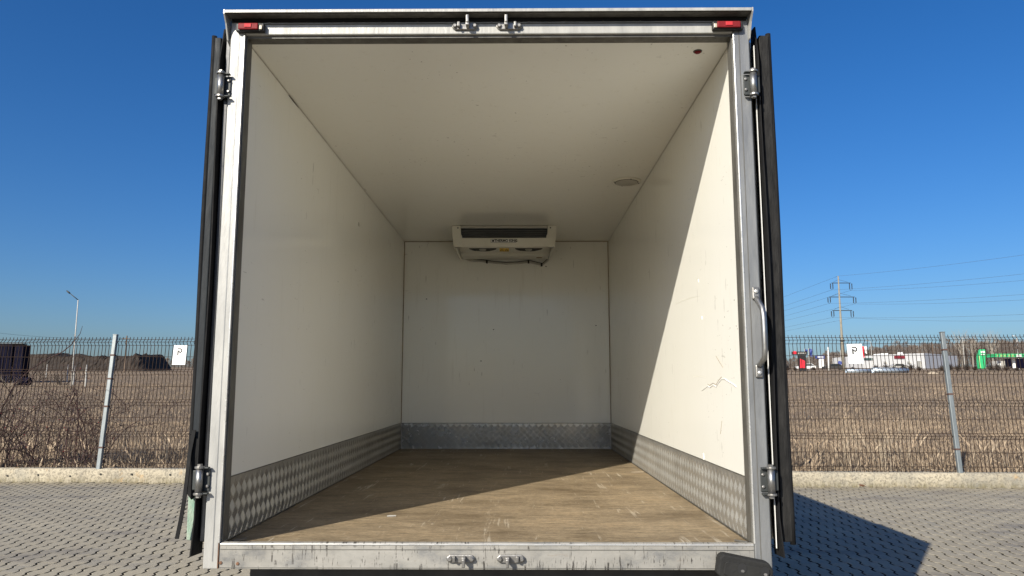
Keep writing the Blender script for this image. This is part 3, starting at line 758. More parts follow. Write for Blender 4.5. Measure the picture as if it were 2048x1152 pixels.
# grab handle
hx = 0.909
gp = [(hx, FY - .008, 1.835), (hx + .004, FY - .02, 1.822), (hx + .008, FY - .052, 1.79), (hx + .009, FY - .060, 1.755), (hx + .009, FY - .060, 1.64), (hx + .008, FY - .052, 1.605), (hx + .003, FY - .02, 1.585), (hx, FY - .008, 1.575)]
gh = MB().path(gp, [.010, .010, .011, .011, .011, .011, .010, .010], 10).build('grab_handle', 'stain_steel', T, 0, True)
for z in (1.853, 1.556):
    MB().box(hx - .014, hx + .014, FY - .012, FY - .001, z - .024, z + .024).build('foot', 'steel', gh, 0.005)
    MB().lathe([(.0075, 0), (.0075, -.005), (.004, -.007)], (hx, FY - .0125, z + (.006 if z > 1.7 else -.006)), 'y', 6).build('bolt', 'bright', gh)

# rubber bumper pad, askew on the corner of the sill
c0 = at(1488, 1136, FY - .03); ca, sa = math.cos(-.17), math.sin(-.17)
def bp(a, b, y): return (c0.x + a * ca - b * sa, y, c0.z + a * sa + b * ca)
ol = [(-.098, .026), (-.085, .040), (.080, .036), (.100, .012), (.100, -.062), (-.052, -.062), (-.098, -.034)]
pad = MB(); pad.prism([bp(a, b, FY - .002) for a, b in ol], (0, -.05, 0)); pd = pad.build('bumper_pad', 'rubber_pad', T, 0.008)
q = MB(); q.prism([bp(a * .80, b * .62 - .006, FY - .0525) for a, b in ol], (0, -.006, 0)); q.build('raised_face', 'rubber_pad', pd, 0.003)
for a, b in ((-.016, .002), (.066, .004)):
    q = MB(); q.prism([bp(a + .017 * math.cos(k * .628), b + .019 * math.sin(k * .628), FY - .0588) for k in range(10)], (0, -.0012, 0)); q.build('bolt_hole', 'black', pd)
    q = MB(); q.prism([bp(a + .003 + .007 * math.cos(k * 1.05), b - .008 + .005 * math.sin(k * 1.05), FY - .0602) for k in range(6)], (0, -.001, 0)); q.build('bolt', 'steel', pd)

# kick plates with five-bar tread pattern
def tread(o0, ua, ub, un, La, Lb, mat, name, parent, seed, hh=.003):
    """plate with corner o0, axes ua (length La), ub (height Lb), normal un"""
    r = random.Random(seed); o0, ua, ub, un = map(Vector, (o0, ua, ub, un))
    pl = MB(); th = .003
    pl.prism([o0, o0 + ua * La, o0 + ua * La + ub * Lb, o0 + ub * Lb], un * th)
    p = pl.build(name, mat, parent)
    pitch = 0.060; b = MB(); hl, hw = .0195, .0028
    na, nb_ = int(La / pitch) + 1, int(Lb / pitch) + 1
    for i in range(na * 2):
        for j in range(nb_ * 2):
            if (i + j) % 2: continue
            ca_, cb_ = i * pitch / 2, j * pitch / 2 + .006
            sg = 1 if j % 2 == 0 else -1
            da = Vector((.7071, .7071 * sg)); dn = Vector((-.7071 * sg, .7071))
            for k in range(-2, 3):
                m0 = Vector((ca_, cb_)) + dn * (k * .0083)
                e0, e1 = m0 - da * hl, m0 + da * hl
                if min(e0.x, e1.x) < .004 or max(e0.x, e1.x) > La - .004 or min(e0.y, e1.y) < .003 or max(e0.y, e1.y) > Lb - .008: continue
                def P(w, h): return o0 + ua * w.x + ub * w.y + un * (th + h)
                vs_ = [P(e0 - dn * hw, -.0004), P(e1 - dn * hw, -.0004), P(e1 + dn * hw, -.0004), P(e0 + dn * hw, -.0004), P(e0 + da * .005, hh), P(e1 - da * .005, hh)]
                b.add(vs_, [(0, 1, 5, 4), (2, 3, 4, 5), (1, 2, 5), (3, 0, 4)])
    t = b.build('tread_pattern', mat, p, kind='stuff'); return p
KH = 0.238
tread((XL, YF + .003, ZF), (0, 1, 0), (0, 0, 1), (1, 0, 0), YB - YF - .006, KH, 'tread_side', 'kick_plate', T, 1, .0019)['label'] = 'shaded kick plate along the wall by the torn door'
tread((XR, YF + .003, ZF), (0, 1, 0), (0, 0, 1), (-1, 0, 0), YB - YF - .006, KH, 'tread_side', 'kick_plate', T, 2, .0019)['label'] = 'sunlit kick plate'
tread((XL + .004, YB, ZF), (1, 0, 0), (0, 0, 1), (0, -1, 0), XR - XL - .008, KH, 'tread_back', 'kick_plate', T, 3, .0055)['label'] = 'shiny kick plate at the foot of the bulkhead'
for x, sg in ((XL, 1), (XR, -1)):
    box(min(x, x + sg * .004), max(x, x + sg * .004), YF + .01, YB - .01, ZF + KH + .0005, ZF + KH + .004).build('sealant_bead', 'seal', T)
    box(min(x, x + sg * .006), max(x, x + sg * .006), YB - .006, YB - .0005, ZF + KH, ZC - .002).build('sealant_bead', 'sealant', T)
    box(min(x, x + sg * .0035), max(x, x + sg * .0035), YF + .01, YB - .01, ZC - .0035, ZC - .0005).build('sealant_bead', 'unit_metal', T)
    box(min(x, x + sg * .008), max(x, x + sg * .008), YF + .02, YB - .01, ZF + .0005, ZF + .006).build('sealant_bead', 'strip', T)
box(XL + .006, XR - .006, YB - .005, YB - .0005, ZC - .006, ZC - .0005).build('sealant_bead', 'sealant', T)
box(XL + .006, XR - .006, YB - .008, YB - .0035, ZF + KH - .002, ZF + KH + .004).build('sealant_bead', 'seal', T)

# interior lamp, red button, crack and scars in the sunlit wall
lm = MB().lathe([(0.092, -.010), (0.098, -.004), (0.100, 0.0)], (0.752, 4.99, ZC - .0005), 'z', 36).build('interior_lamp', 'unit', T, 0, True)
MB().lathe([(0.060, -.020), (0.074, -.015), (0.078, -.0105)], (0.752, 4.99, ZC - .0005), 'z', 32).build('diffuser', 'unit_metal', lm, 0, True)
MB().lathe([(0.080, -.0122), (0.083, -.0102)], (0.752, 4.99, ZC - .0005), 'z', 32).build('ring', 'seal', lm)
for k in range(4):
    a = k * math.pi / 2 + .2; MB().lathe([(.004, -.013), (.005, -.0102)], (0.752 + .089 * math.cos(a), 4.99 + .089 * math.sin(a), ZC - .0005), 'z', 8).build('screw', 'black', lm)
rb = MB().lathe([(0.010, -.009), (0.014, -.005), (0.014, 0)], (0.764, 2.985, ZC - .0005), 'z', 14).build('button', 'red_lens', T, 0, True)
MB().lathe([(0.018, -.0032), (0.019, 0)], (0.764, 2.985, ZC - .0008), 'z', 14).build('bezel', 'strip', rb)
def wallpt(u, v):
    r = ray(u, v); k = XR / r.x; return Vector((XR, r.y * k, r.z * k + CAMH))
def ribbon(pts, w, mat, name, dep, parent=None):
    q = MB()
    for (p0, p1) in zip(pts, pts[1:]):
        d = (p1 - p0).normalized(); n_ = Vector((0, -d.z, d.y)) * w / 2
        q.prism([p0 + n_, p1 + n_, p1 - n_, p0 - n_], (-dep, 0, 0))
    return q.build(name, mat, parent or T)
ck = [wallpt(*p) for p in ((1404, 781), (1411, 776), (1416, 772), (1420, 775), (1427, 770), (1433, 774), (1438, 765), (1444, 758), (1450, 758), (1457, 763), (1464, 767), (1472, 773))]
cr = ribbon(ck, .003, 'white', 'crack', .0025, sw2); cr['label'] = 'jagged white crack in the panel'
ribbon([p + Vector((0, .004, .009)) for p in ck[2:8]], .002, 'sealant', 'crack', .0012, sw2)
for a, w in (([(1350, 608), (1365, 602), (1380, 596), (1398, 592)], .003), ([(1386, 754), (1398, 752), (1412, 755)], .003)):
    ribbon([wallpt(*p) for p in a], w * .5, 'unit', 'scratch', .0006, sw2)
for a in ([(1432, 712), (1438, 722), (1446, 735)], [(1444, 842), (1441, 868)]):
    ribbon([wallpt(*p) for p in a], .0025, 'sealant', 'scratch', .001, sw2)
for u, v, s_ in ((1407, 914, .013), (1397, 562, .006), (1404, 636, .006)):
    c = wallpt(u, v); q = MB(); q.prism([c + Vector((0, s_ * .6 * math.cos(k * .785), s_ * 1.4 * math.sin(k * .785))) for k in range(8)], (-.002, 0, 0)); q.build('chip', 'white', sw2)
def lwall(u, v):
    r = ray(u, v); k = XL / r.x; return Vector((XL, r.y * k, r.z * k + CAMH))
def backpt(u, v): return at(u, v, YB)
c = lwall(718, 449); q = MB(); q.prism([c + Vector((0, .03 * math.cos(k * .785) * (1 + .3 * math.sin(k * 3)), .016 * math.sin(k * .785))) for k in range(8)], (.002, 0, 0)); q.build('patch', 'unit_metal', sw1)
c = lwall(712, 540); q = MB(); q.prism([c + Vector((0, .012 * math.cos(k * .785), .008 * math.sin(k * .785))) for k in range(8)], (.0015, 0, 0)); q.build('chip', 'unit_metal', sw1)
for u, v in ((987, 659), (1192, 651), (1092, 533), (853, 598), (962, 722)):
    c = backpt(u, v); q = MB(); q.prism([c + Vector((.007 * math.cos(k * .785), 0, .005 * math.sin(k * .785))) for k in range(8)][::-1], (0, -.002, 0)); q.build('hole', 'strip', fw)
# dark crack at the edge of the ceiling
def ceilpt(u, v):
    r = ray(u, v); k = (ZC - CAMH) / r.z; return Vector((r.x * k, r.y * k, ZC - .006))
for pts in ([(578, 188), (586, 199), (597, 214)], [(583, 196), (592, 208)]):
    P_ = [ceilpt(*p) for p in pts]; q = MB(); q.path(P_, [.002, .004, .002][:len(P_)], 4); q.build('crack', 'strip', sw1)

# small litter on the load floor
rnd = random.Random(4)
def chip(name, p, L, w, ang, mat, label, cat):
    d = Vector((math.cos(ang), math.sin(ang), 0)); n_ = Vector((-d.y, d.x, 0))
    q = MB(); q.prism([p - d * L - n_ * w, p + d * L - n_ * w * .6, p + d * L * 1.1 + n_ * w * .3, p - d * L * .2 + n_ * w, p - d * L + n_ * w * .4], (0, 0, .004))
    tag(q.build(name, mat), label, cat)
def floorpt(u, v):
    r = ray(u, v); k = (ZF - CAMH) / r.z; return Vector((r.x * k, r.y * k, ZF + .0015))
chip('wood_splinter', floorpt(783, 1033), .020, .008, .2, 'pale_wood', 'pale flake of wood lying on the sunlit truck floor', 'splinter')
chip('wood_splinter', floorpt(1275, 945), .045, .006, .1, 'stalk', 'thin yellowish splinter on truck floor by the sunlit kick plate', 'splinter')
chip('metal_scrap', Vector((-1.07, YF + .03, ZF + .0045)), .028, .012, .9, 'steel', 'small twisted metal scrap in the corner behind the sill', 'scrap')
q = MB(); pp = floorpt(1483, 1086); q.path([pp + Vector((-.02, .02, .004)), pp + Vector((.02, -.012, .004))], .004, 6); tag(q.build('loose_bolt', 'seal'), 'dark loose pin lying on the floor by the rubber bumper pad', 'bolt')

# chassis, wheels, cab
for x in (-.50, .26):
    box(x - .035, x + .035, 3.05, 8.6, .56, .70).build('chassis_rail', 'chassis', T, 0.005)
for y in (3.0, 3.9, 5.1, 6.3):
    box(-1.05, .82, y, y + .07, .705, .852).build('cross_member', 'chassis', T)
box(-.97, -.74, 3.30, 3.33, .48, .830).build('lamp_bracket', 'grey_plate', T, 0.01)
box(.50, .73, 3.30, 3.33, .48, .700).build('lamp_bracket', 'grey_plate', T, 0.01)
box(.245, .285, 3.10, 3.16, .62, .705).build('tow_bracket', 'rust', T, 0.004)
box(-1.0, .76, 3.38, 3.44, .36, .46).build('underrun_bar', 'chassis', T, 0.01)
box(.10, .46, 3.60, 3.66, .60, .64).build('spare_carrier', 'rust', T, 0.004)
def wheel(x, y, r=.345, w=.2):
    prof = [(r * .62, -w / 2), (r * .93, -w / 2), (r, -w * .36), (r, w * .36), (r * .93, w / 2), (r * .62, w / 2)]
    t = MB().lathe(prof, (x, y, r), 'x', 32).build('wheel', 'tyre', T, 0, True)
    MB().lathe([(r * .60, -w * .40), (r * .60, w * .40)], (x, y, r), 'x', 24).build('rim', 'unit_metal', t)
for x in (-.98, -.74, .50, .74): wheel(x, 5.0, .345, .19)
for x in (-.90, .66): wheel(x, 8.35, .345, .22)
MB().path([(-1.0, 5.0, .345), (.76, 5.0, .345)], .055, 10).build('axle', 'chassis', T, 0, True)
for x0 in (-1.09, .39):
    q = MB(); pts = [(a, 0) for a in np.linspace(.15, math.pi - .15, 13)]; vs_ = []
    for a, _ in pts:
        for rr_ in (.42, .435):
            for xx in (x0, x0 + .47): vs_.append((xx, 5.0 + rr_ * math.cos(a), .345 + rr_ * math.sin(a)))
    q.add(vs_, [(i * 4 + p0, i * 4 + p1, i * 4 + 4 + p1, i * 4 + 4 + p0) for i in range(12) for p0, p1 in ((0, 1), (1, 3), (3, 2), (2, 0))]); q.build('mudguard', 'rubber_pad', T, 0, False)
cabm = MB(); cabm.prism([(-1.03, 7.30, .42), (-1.03, 7.30, 2.16), (-1.03, 7.45, 2.26), (-1.03, 8.05, 2.24), (-1.03, 8.70, 1.42), (-1.03, 9.28, 1.20), (-1.03, 9.40, .98), (-1.03, 9.40, .42)], (1.82, 0, 0))
cab = cabm.build('cab', 'truck_white', T, 0.06, seg=3)
q = MB(); q.prism([(-.95, 8.10, 2.195), (-.95, 8.665, 1.475), (.71, 8.665, 1.475), (.71, 8.10, 2.195)], (0, .035, .03)); q.build('windscreen', 'glass', cab)
for x in (-1.036, .784):
    q = MB(); q.prism([(x, 7.5, 1.45), (x, 7.5, 2.02), (x, 8.05, 2.02), (x, 8.48, 1.45)], (.012, 0, 0)); q.build('side_window', 'glass', cab)
for x in (-1.20, .96):
    q = MB(); q.box(x - .09, x + .09, 8.42, 8.50, 1.42, 1.70); q.build('mirror', 'rubber_pad', cab, 0.03)

# ------------------------------------------------------------------ refrigeration unit under the ceiling
UX0, UX1, UY, UZ = -.588, .340, 6.40, ZC - .002
ru = thing('refrigeration_unit', 'cream evaporator unit with black louvres under the ceiling against the bulkhead', 'cooling unit', ((UX0 + UX1) / 2, 6.75, UZ - .3))
cx = (UX0 + UX1) / 2
UB = 2.716                                                     # underside of front bar
# front frame: two cheeks and a lower bar, tapering downwards
def cheek(sx):
    xo = UX0 if sx < 0 else UX1; x_in = xo - sx * .076
    q = MB(); out = [(xo, UZ - .008), (xo - sx * .014, UZ), (x_in, UZ), (x_in - sx * .006, UZ - .075), (x_in - sx * .016, UZ - .095), (x_in - sx * .016, UB), (xo - sx * .020, UB), (xo - sx * .006, UZ - .11)]
    out = [(x, UY, z) for x, z in out]; q.prism(out if sx < 0 else out[::-1], (0, .05, 0)); return q
for sx in (-1, 1):
    ck_ = cheek(sx).build('front_cheek', 'unit', ru, 0.006)
    xo = UX0 if sx < 0 else UX1
    MB().lathe([(.007, 0), (.007, -.003), (.004, -.004)], (xo - sx * .055, UY, UZ - .022), 'y', 10).build('screw', 'seal', ck_)
    q = MB(); out = [(xo - sx * .004, UY + .02, UZ), (xo - sx * .004, YB - .02, UZ), (xo - sx * .03, YB - .02, UB + .01), (xo - sx * .045, 6.75, UB - .045), (xo - sx * .045, 6.60, UB - .045), (xo - sx * .022, UY + .02, UB + .01)]
    q.prism(out, (-sx * .014, 0, 0)); q.build('side_panel', 'unit', ru, 0.004)
q = MB(); q.prism([(UX0 + .02, UY - .004, UZ - .112), (UX0 + .02, UY - .004, UB + .03), (UX0 + .02, UY + .012, UB), (UX0 + .02, UY + .06, UB), (UX0 + .02, UY + .06, UZ - .112)], (UX1 - UX0 - .04, 0, 0)); q.build('front_bar', 'unit', ru, 0.006)
box(UX0 + .08, UX1 - .08, UY + .045, UY + .05, UZ - .115, UZ - .002).build('louvre_recess', 'black', ru)
for k in range(5):
    z = UZ - .030 - k * .0185
    q = MB(); q.prism([(UX0 + .083, UY + .006, z), (UX0 + .083, UY + .014, z - .003), (UX0 + .083, UY + .015, z + .001), (UX0 + .083, UY + .006, z + .0045)], (UX1 - UX0 - .166, 0, 0)); q.build('louvre', 'grey_plate', ru)
box(UX0 + .08, UX1 - .08, UY + .004, UY + .044, UZ - .022, UZ - .001).build('top_trim', 'unit_metal', ru, 0.003)
# underside: fan plate, fans, drip tray
box(UX0 + .045, UX1 - .045, UY + .061, 6.86, UB + .036, UB + .044).build('fan_plate', 'unit', ru)
for x, lab in ((cx - .20, 0), (cx + .22, 1)):
    f_ = MB().lathe([(.125, 0), (.125, -.006), (.118, -.008)], (x, 6.64, UB + .0355), 'z', 28).build('fan', 'black', ru)
    for rr_ in (.04, .07, .10):
        q = MB(); q.path([(x + rr_ * math.cos(a), 6.64 + rr_ * math.sin(a), UB + .025) for a in [k * math.pi / 12 for k in range(25)]], .002, 4, False); q.build('guard_ring', 'chassis', f_)
    MB().lathe([(.032, 0), (.030, -.012), (.01, -.016)], (x, 6.64, UB + .027), 'z', 16).build('hub', 'unit_metal', f_, 0, True)
    for k in range(5):
        a = k * 1.257; d = Vector((math.cos(a), math.sin(a), 0)); n_ = Vector((-d.y, d.x, 0)); c = Vector((x, 6.64, UB + .0265))
        q = MB(); q.prism([c + d * .03 - n_ * .012, c + d * .11 - n_ * .03, c + d * .112 + n_ * .02, c + d * .03 + n_ * .012], (0, 0, -.002)); q.build('blade', 'chassis', f_)
q = MB(); q.prism([(UX0 + .05, 6.862, UB + .044), (UX0 + .05, 6.862, UB + .012), (UX0 + .05, 6.90, UB + .004), (UX0 + .05, YB - .02, UB + .012), (UX0 + .05, YB - .02, UB + .044)], (UX1 - UX0 - .10, 0, 0)); q.build('drip_tray', 'unit', ru, 0.004)
q = MB(); q.lathe([(.03, -.001), (.028, -.004)], (UX1 - .14, 6.96, UB + .004), 'z', 16); q.build('drain_plug', 'sealant', ru)
q = MB(); hp = [backpt(u, v) + Vector((0, -.015, 0)) for u, v in ((921, 505), (926, 516), (940, 521), (965, 523), (990, 526), (1012, 528), (1035, 527), (1058, 524), (1075, 528), (1085, 530), (1095, 521), (1099, 511))]
q.path(hp, .010, 8); q.build('drain_hose', 'unit_metal', ru, 0, True)
q = MB(); q.path([p + Vector((0, -.014, .012)) for p in hp], .0035, 6); q.build('cable', 'black', ru, 0, True)
for u, v in ((974, 524), (1057, 524), (1083, 530)):
    c = backpt(u, v); MB().box(c.x - .009, c.x + .009, YB - .034, YB - .0005, c.z - .016, c.z + .016).build('clip', 'black', ru, 0.003)
# maker's plate and warning sticker
tz = UZ - .140
box(cx - .006 - .111, cx - .006 + .111, UY - .0050, UY - .0041, tz - .0165, tz + .0165).build('plate_border', 'strip', ru)
pl_ = box(cx - .006 - .108, cx - .006 + .108, UY - .0055, UY - .0035, tz - .014, tz + .014).build('name_plate', 'white', ru)
text_mesh('lettering', 'THERMO KING', .030, 'ink', (cx + .016, UY - .0058, tz), (1, 0, 0), (0, 0, 1), pl_, .0003, .0012)
q = MB(); xk = cx - .097
for a in (0, 1):
    stroke_w = .004
q.box(xk - .009, xk + .009, UY - .0068, UY - .0057, tz - .009, tz + .009); em = q.build('emblem', 'ink', pl_)
st = MB(); st.prism([(cx - .04, UY + .02, UB - .0006), (cx + .04, UY + .02, UB - .0006), (cx + .04, UY + .06, UB - .0006), (cx - .04, UY + .06, UB - .0006)], (0, 0, -.0008))
wz = UB - .004
ws = box(cx - .042, cx + .042, UY + .058, UY + .061, UB - .030, UB - .0005).build('warning_sticker', 'yellow', ru)
for dx in (-.02, .02):
    q = MB(); q.prism([(cx + dx - .015, UY + .0572, UB - .026), (cx + dx + .015, UY + .0572, UB - .026), (cx + dx, UY + .0572, UB - .004)], (0, .0006, 0)); tr = q.build('warning_triangle', 'ink', ws)
    q = MB(); q.prism([(cx + dx - .009, UY + .0566, UB - .023), (cx + dx + .009, UY + .0566, UB - .023), (cx + dx, UY + .0566, UB - .0095)], (0, .0005, 0)); q.build('warning_triangle', 'yellow', ws)

# ------------------------------------------------------------------ plants
def grow(mb, p, d, L, r, lev, rnd, n=4, up=0.15, spread=0.7, kids=(2, 4), wob=0.18, seg=4):
    pts = [p]; rs = [r]; q = p.copy(); dd = d.normalized()
    for i in range(seg):
        dd = (dd + Vector((rnd.gauss(0, wob), rnd.gauss(0, wob), rnd.gauss(0, wob) + up * .3))).normalized()
        q = q + dd * (L / seg); pts.append(q.copy()); rs.append(r * (1 - .62 * (i + 1) / seg))
    mb.path(pts, rs, n if lev > 1 else 3, False)
    if lev <= 0: return
    for k in range(rnd.randint(*kids)):
        i = rnd.randint(1, seg); a = rnd.uniform(0, 2 * math.pi)
        o = dd.orthogonal().normalized(); o2 = dd.cross(o)
        nd = (dd + (o * math.cos(a) + o2 * math.sin(a)) * spread * rnd.uniform(.6, 1.3) + Vector((0, 0, up))).normalized()
        grow(mb, pts[i], nd, L * rnd.uniform(.5, .8), rs[i] * .72, lev - 1, rnd, n, up, spread, kids, wob, seg)
    grow(mb, pts[-1], dd, L * .6, rs[-1], lev - 1, rnd, n, up, spread, kids, wob, seg)

# bramble behind the fence
rnd = random.Random(21); mb = MB(); tips = []
def cane(b, d, L, r, lev):
    pts = [b]; q = b.copy(); dd = d.normalized(); k = 9
    for i in range(k):
        dd = (dd + Vector((rnd.gauss(0, .10), rnd.gauss(0, .08), -.16 if i > 2 else -.03))).normalized()
        q = q + dd * (L / k)
        if q.z < zfield(q.y): break
        pts.append(q.copy())
    if len(pts) < 3: return
    mb.path(pts, [r * (1 - .7 * i / len(pts)) for i in range(len(pts))], 4, False)
    if lev > 0:
        for j in range(rnd.randint(3, 6)):
            p = rnd.choice(pts[1:]); cane(p, Vector((rnd.gauss(0, .8), rnd.gauss(0, .5), rnd.uniform(.2, 1.0))), L * rnd.uniform(.25, .5), r * .55, lev - 1)
    else: tips.append(pts[-1])
for i in range(46):
    x = -9.3 + 2.35 * rnd.random() ** 1.1; y = kerb_y(x) + rnd.uniform(.40, .9)
    b = Vector((x, y, zfield(y)))
    cane(b, Vector((rnd.gauss(.22, .35), rnd.gauss(0, .2), 1.0)), rnd.uniform(.9, 2.0) * (1.0 if x < -8 else .75), rnd.uniform(.007, .013), 2)
br = thing('bramble_bush', 'tangled leafless bramble bush with reddish stems behind the fence', 'bush', (-8.6, kerb_y(-8.6) + .7, .15))
mb.build('stems', 'bramble', br)
q = MB()
for p in rnd.sample(tips, min(90, len(tips))):
    s_ = .010; q.add([p + Vector(v) * s_ for v in ((1, 0, 0), (-1, 0, 0), (0, 1, 0), (0, -1, 0), (0, 0, 1), (0, 0, -1))], [(0, 2, 4), (2, 1, 4), (1, 3, 4), (3, 0, 4), (2, 0, 5), (1, 2, 5), (3, 1, 5), (0, 3, 5)])
q.build('berries', 'berry', br, kind='stuff')
Yb = 12.6
q = MB(); bpts = [at(u, v, Yb) for u, v in ((-20, 905), (5, 815), (30, 768), (60, 740), (95, 718), (125, 704), (142, 690), (152, 678), (160, 668), (165, 652))]
q.path(bpts, [.014, .013, .012, .011, .010, .009, .008, .007, .005, .003], 5)
q.path([at(152, 678, Yb), at(149, 672, Yb), at(148, 668, Yb)], [.004, .003, .002], 4)
o = q.build('leaning_branch', 'bramble'); tag(o, 'long thin bare branch leaning out of the bramble above the fence', 'branch')

# bare bushes and a few shrubs in the field
def bush(name, u, v, hpx, label, seed, mat='twig', lev=4, group=None, kids=(2, 4), spread=.75, wpx=None, dens=1, thick=1.0):
    Y = 2480 / max(v - 725.5, 4); b = at(u, v, Y); b.z = zfield(Y) - .05
    h = hpx * Y / FPX; rnd = random.Random(seed)
    t = thing(name, label, 'bush', b, group)
    mb = MB(); ww = (wpx or hpx) * Y / FPX
    for i in range(4 * dens):
        d = Vector((rnd.gauss(0, .55) * ww / h, rnd.gauss(0, .45), 1.0))
        grow(mb, b + Vector((rnd.gauss(0, ww * .12), rnd.gauss(0, .15), 0)), d, h * .42, h * .016 * thick, lev - 1, rnd, 4, .12, spread, kids, .2, 3)
    mb.build('branches', mat, t); return t
bush('field_bush', 122, 768, 36, 'dark spreading bare bush beside the white stakes', 3, group=None, wpx=52, dens=2, thick=1.5)
bush('field_bush', 78, 764, 36, 'dark bare bush beside the blue drum', 5, wpx=46, dens=2, thick=1.3)
bush('field_bush', 12, 772, 34, 'pale grassy bare bush in front of the navy container', 8, mat='stalk', wpx=60, dens=2)

# ------------------------------------------------------------------ far left: container, drum, mound, lamp post, stakes, poles
def Yof(v): return 2480 / (v - 725.5)
def fb(u0, u1, v0, v1, Y, dep):                                # box whose front face fills a pixel rectangle at depth Y
    a, b = at(u0, v1, Y), at(u1, v0, Y); return (a.x, b.x, Y, Y + dep, a.z, b.z)
Yc = 64
cb = at(-60, 760, Yc); x1 = at(40, 760, Yc).x
ct = thing('container', 'dark navy sheet metal container standing in the field beside earth mound', 'container', (x1 - 3, Yc + 1.2, zfield(Yc)))
zt = at(20, 688, Yc).z; zb = zfield(Yc) - .1
xw = at(25, 700, Yc).x
box(x1 - 6.5, xw, Yc, Yc + 2.4, zb, zt).build('body', 'navy', ct)
for k in range(22):
    x = x1 - 6.4 + k * .26
    if x < xw - .1: box(x, x + .12, Yc - .04, Yc - .001, zb, zt - .08).build('rib', 'navy', ct)
xp = at(27.5, 700, Yc).x
box(xp, x1, Yc + .1, Yc + .5, zb, zt - .03).build('end_post', 'navy', ct)
box(x1 - 6.6, x1 + .06, Yc - .06, Yc + .6, zt, zt + .06).build('top_rail', 'chassis', ct)
b = at(46, 771, 55); b.z = zfield(55)
dm = MB().lathe([(.05, -.46), (.30, -.46), (.31, -.44), (.29, -.42), (.29, -.15), (.305, -.14), (.29, -.12), (.29, .12), (.305, .14), (.29, .15), (.29, .42), (.31, .44), (.30, .46), (.05, .46)], (b.x, 55, b.z + .36), 'x', 20).build('drum', 'navy', None, 0, True)
tag(dm, 'dark blue drum lying on its side in the grass by the container', 'drum')
# earth mound
Ym = 150; xa, xb_ = at(36, 735, Ym).x, at(272, 735, Ym).x
gx, gy = 150, 40; mv = []; mf = []
for j in range(gy + 1):
    for i in range(gx + 1):
        fx_, fy = i / gx, j / gy
        x = xa - 3 + (xb_ - xa + 4) * fx_; y = Ym + 14 * fy
        edge = min(1, max(0, (1 - fx_)) / .09) ** .8
        front = min(1, fy / .22)
        top = 3.25 + .7 * math.exp(-((fx_ - .22) / .10) ** 2) + .5 * math.exp(-((fx_ - .90) / .05) ** 2)
        nq = Vector((x * .35, y * .35, 1)); nn = mnoise.noise(nq) * .55 + mnoise.noise(nq * 3.1) * .28 + mnoise.noise(nq * 7) * .14
        z = zfield(y) - .3 + (top + nn * .8) * edge * front * (1 - .25 * abs(mnoise.noise(Vector((x * 1.6, 0, 5)))) * (1 - fy))
        mv.append((x + mnoise.noise(nq * 5) * .2, y + mnoise.noise(nq * 4) * .4, z))
for j in range(gy):
    for i in range(gx): mf.append((j * (gx + 1) + i, j * (gx + 1) + i + 1, (j + 1) * (gx + 1) + i + 1, (j + 1) * (gx + 1) + i))
q = MB(); q.add(mv, mf); o = q.build('earth_mound', 'soil'); tag(o, 'long bank of dug brown earth beyond the field with ragged front', 'mound', kind='structure')
# street lamp
Yl = Yof(770); b = at(143, 770, Yl); b.z = zfield(Yl)
zt = at(155, 600, Yl).z
lp_ = thing('street_lamp', 'thin white street lamp post with one bent arm beside the stakes', 'street lamp', b)
MB().path([b, Vector((b.x, b.y, zt))], [.05, .035], 10).build('pole', 'pale_wood', lp_, 0, True)
top = Vector((b.x, b.y, zt)); tip = at(139, 586, Yl); 
MB().path([top, tip], [.035, .03], 8).build('arm', 'dark_steel', lp_, 0, True)
dv = (tip - top).normalized(); q = MB(); q.path([tip - dv * .05, tip + dv * .08, tip + dv * .30], [.05, .07, .04], 8); q.build('lamp_head', 'dark_steel', lp_, 0, True)
for u, v, hp_, tl, wid, sl_ in ((38, 756, 24, 0, .05, 'white stake in the grass beside the navy container'), (92, 754, 26, .02, .05, 'white stake between the two dark bare bushes'), (134, 762, 34, -.02, .05, 'white stake behind the dark spreading bush'), (146, 768, 38, .03, .06, 'white stake right beside the street lamp foot'), (171, 771, 43, -.02, .06, 'tallest white stake, standing alone in open grass'), (95, 741, 12, 0, .05, 'short white stake far off in front of the earth mound')):
    Y = Yof(v); b = at(u, v, Y); b.z = zfield(Y); h = hp_ * Y / FPX
    q = MB(); q.path([b + Vector((0, 0, -.05)), b + Vector((tl * h, 0, h))], [wid, wid * .8], 6); tag(q.build('stake', 'pale_wood'), sl_, 'stake', 'white stakes in the field')
Yp = 134; b = at(249, 743, Yp); b.z = zfield(Yp)
up_ = thing('utility_pole', 'wooden utility pole standing beyond the fence by the end of the earth mound', 'pole', b)
MB().path([b, b + Vector((0, 0, 6.6))], [.16, .11], 8).build('pole', 'brown_wood', up_)
MB().box(b.x - .8, b.x + .5, Yp - .05, Yp + .05, b.z + 6.05, b.z + 6.15).build('cross_arm', 'brown_wood', up_)
ptop = b + Vector((0, 0, 6.2))
def cable(name, p0, p1, sag, r, label, group=None, n=14):
    q = MB(); pts = []
    for i in range(n + 1):
        t = i / n; p = p0.lerp(p1, t); p.z -= sag * 4 * t * (1 - t); pts.append(p)
    q.path(pts, r, 4, False); return tag(q.build(name, 'cable'), label, 'cable', group)
cable('overhead_cable', ptop, at(-220, 634, 90), 1.0, .018, 'thin overhead cable running from the utility pole past the street lamp', 'cables of the wooden utility pole')
cable('overhead_cable', ptop - Vector((.6, 0, .1)), at(-220, 656, 90), 1.0, .016, 'thin overhead cable running from the utility pole past the street lamp', 'cables of the wooden utility pole')
q = box(*fb(262, 276, 721, 731, 210, 8)); t = q.build('shed', 'cladding'); tag(t, 'small white shed far off beyond the end of the earth mound', 'shed')
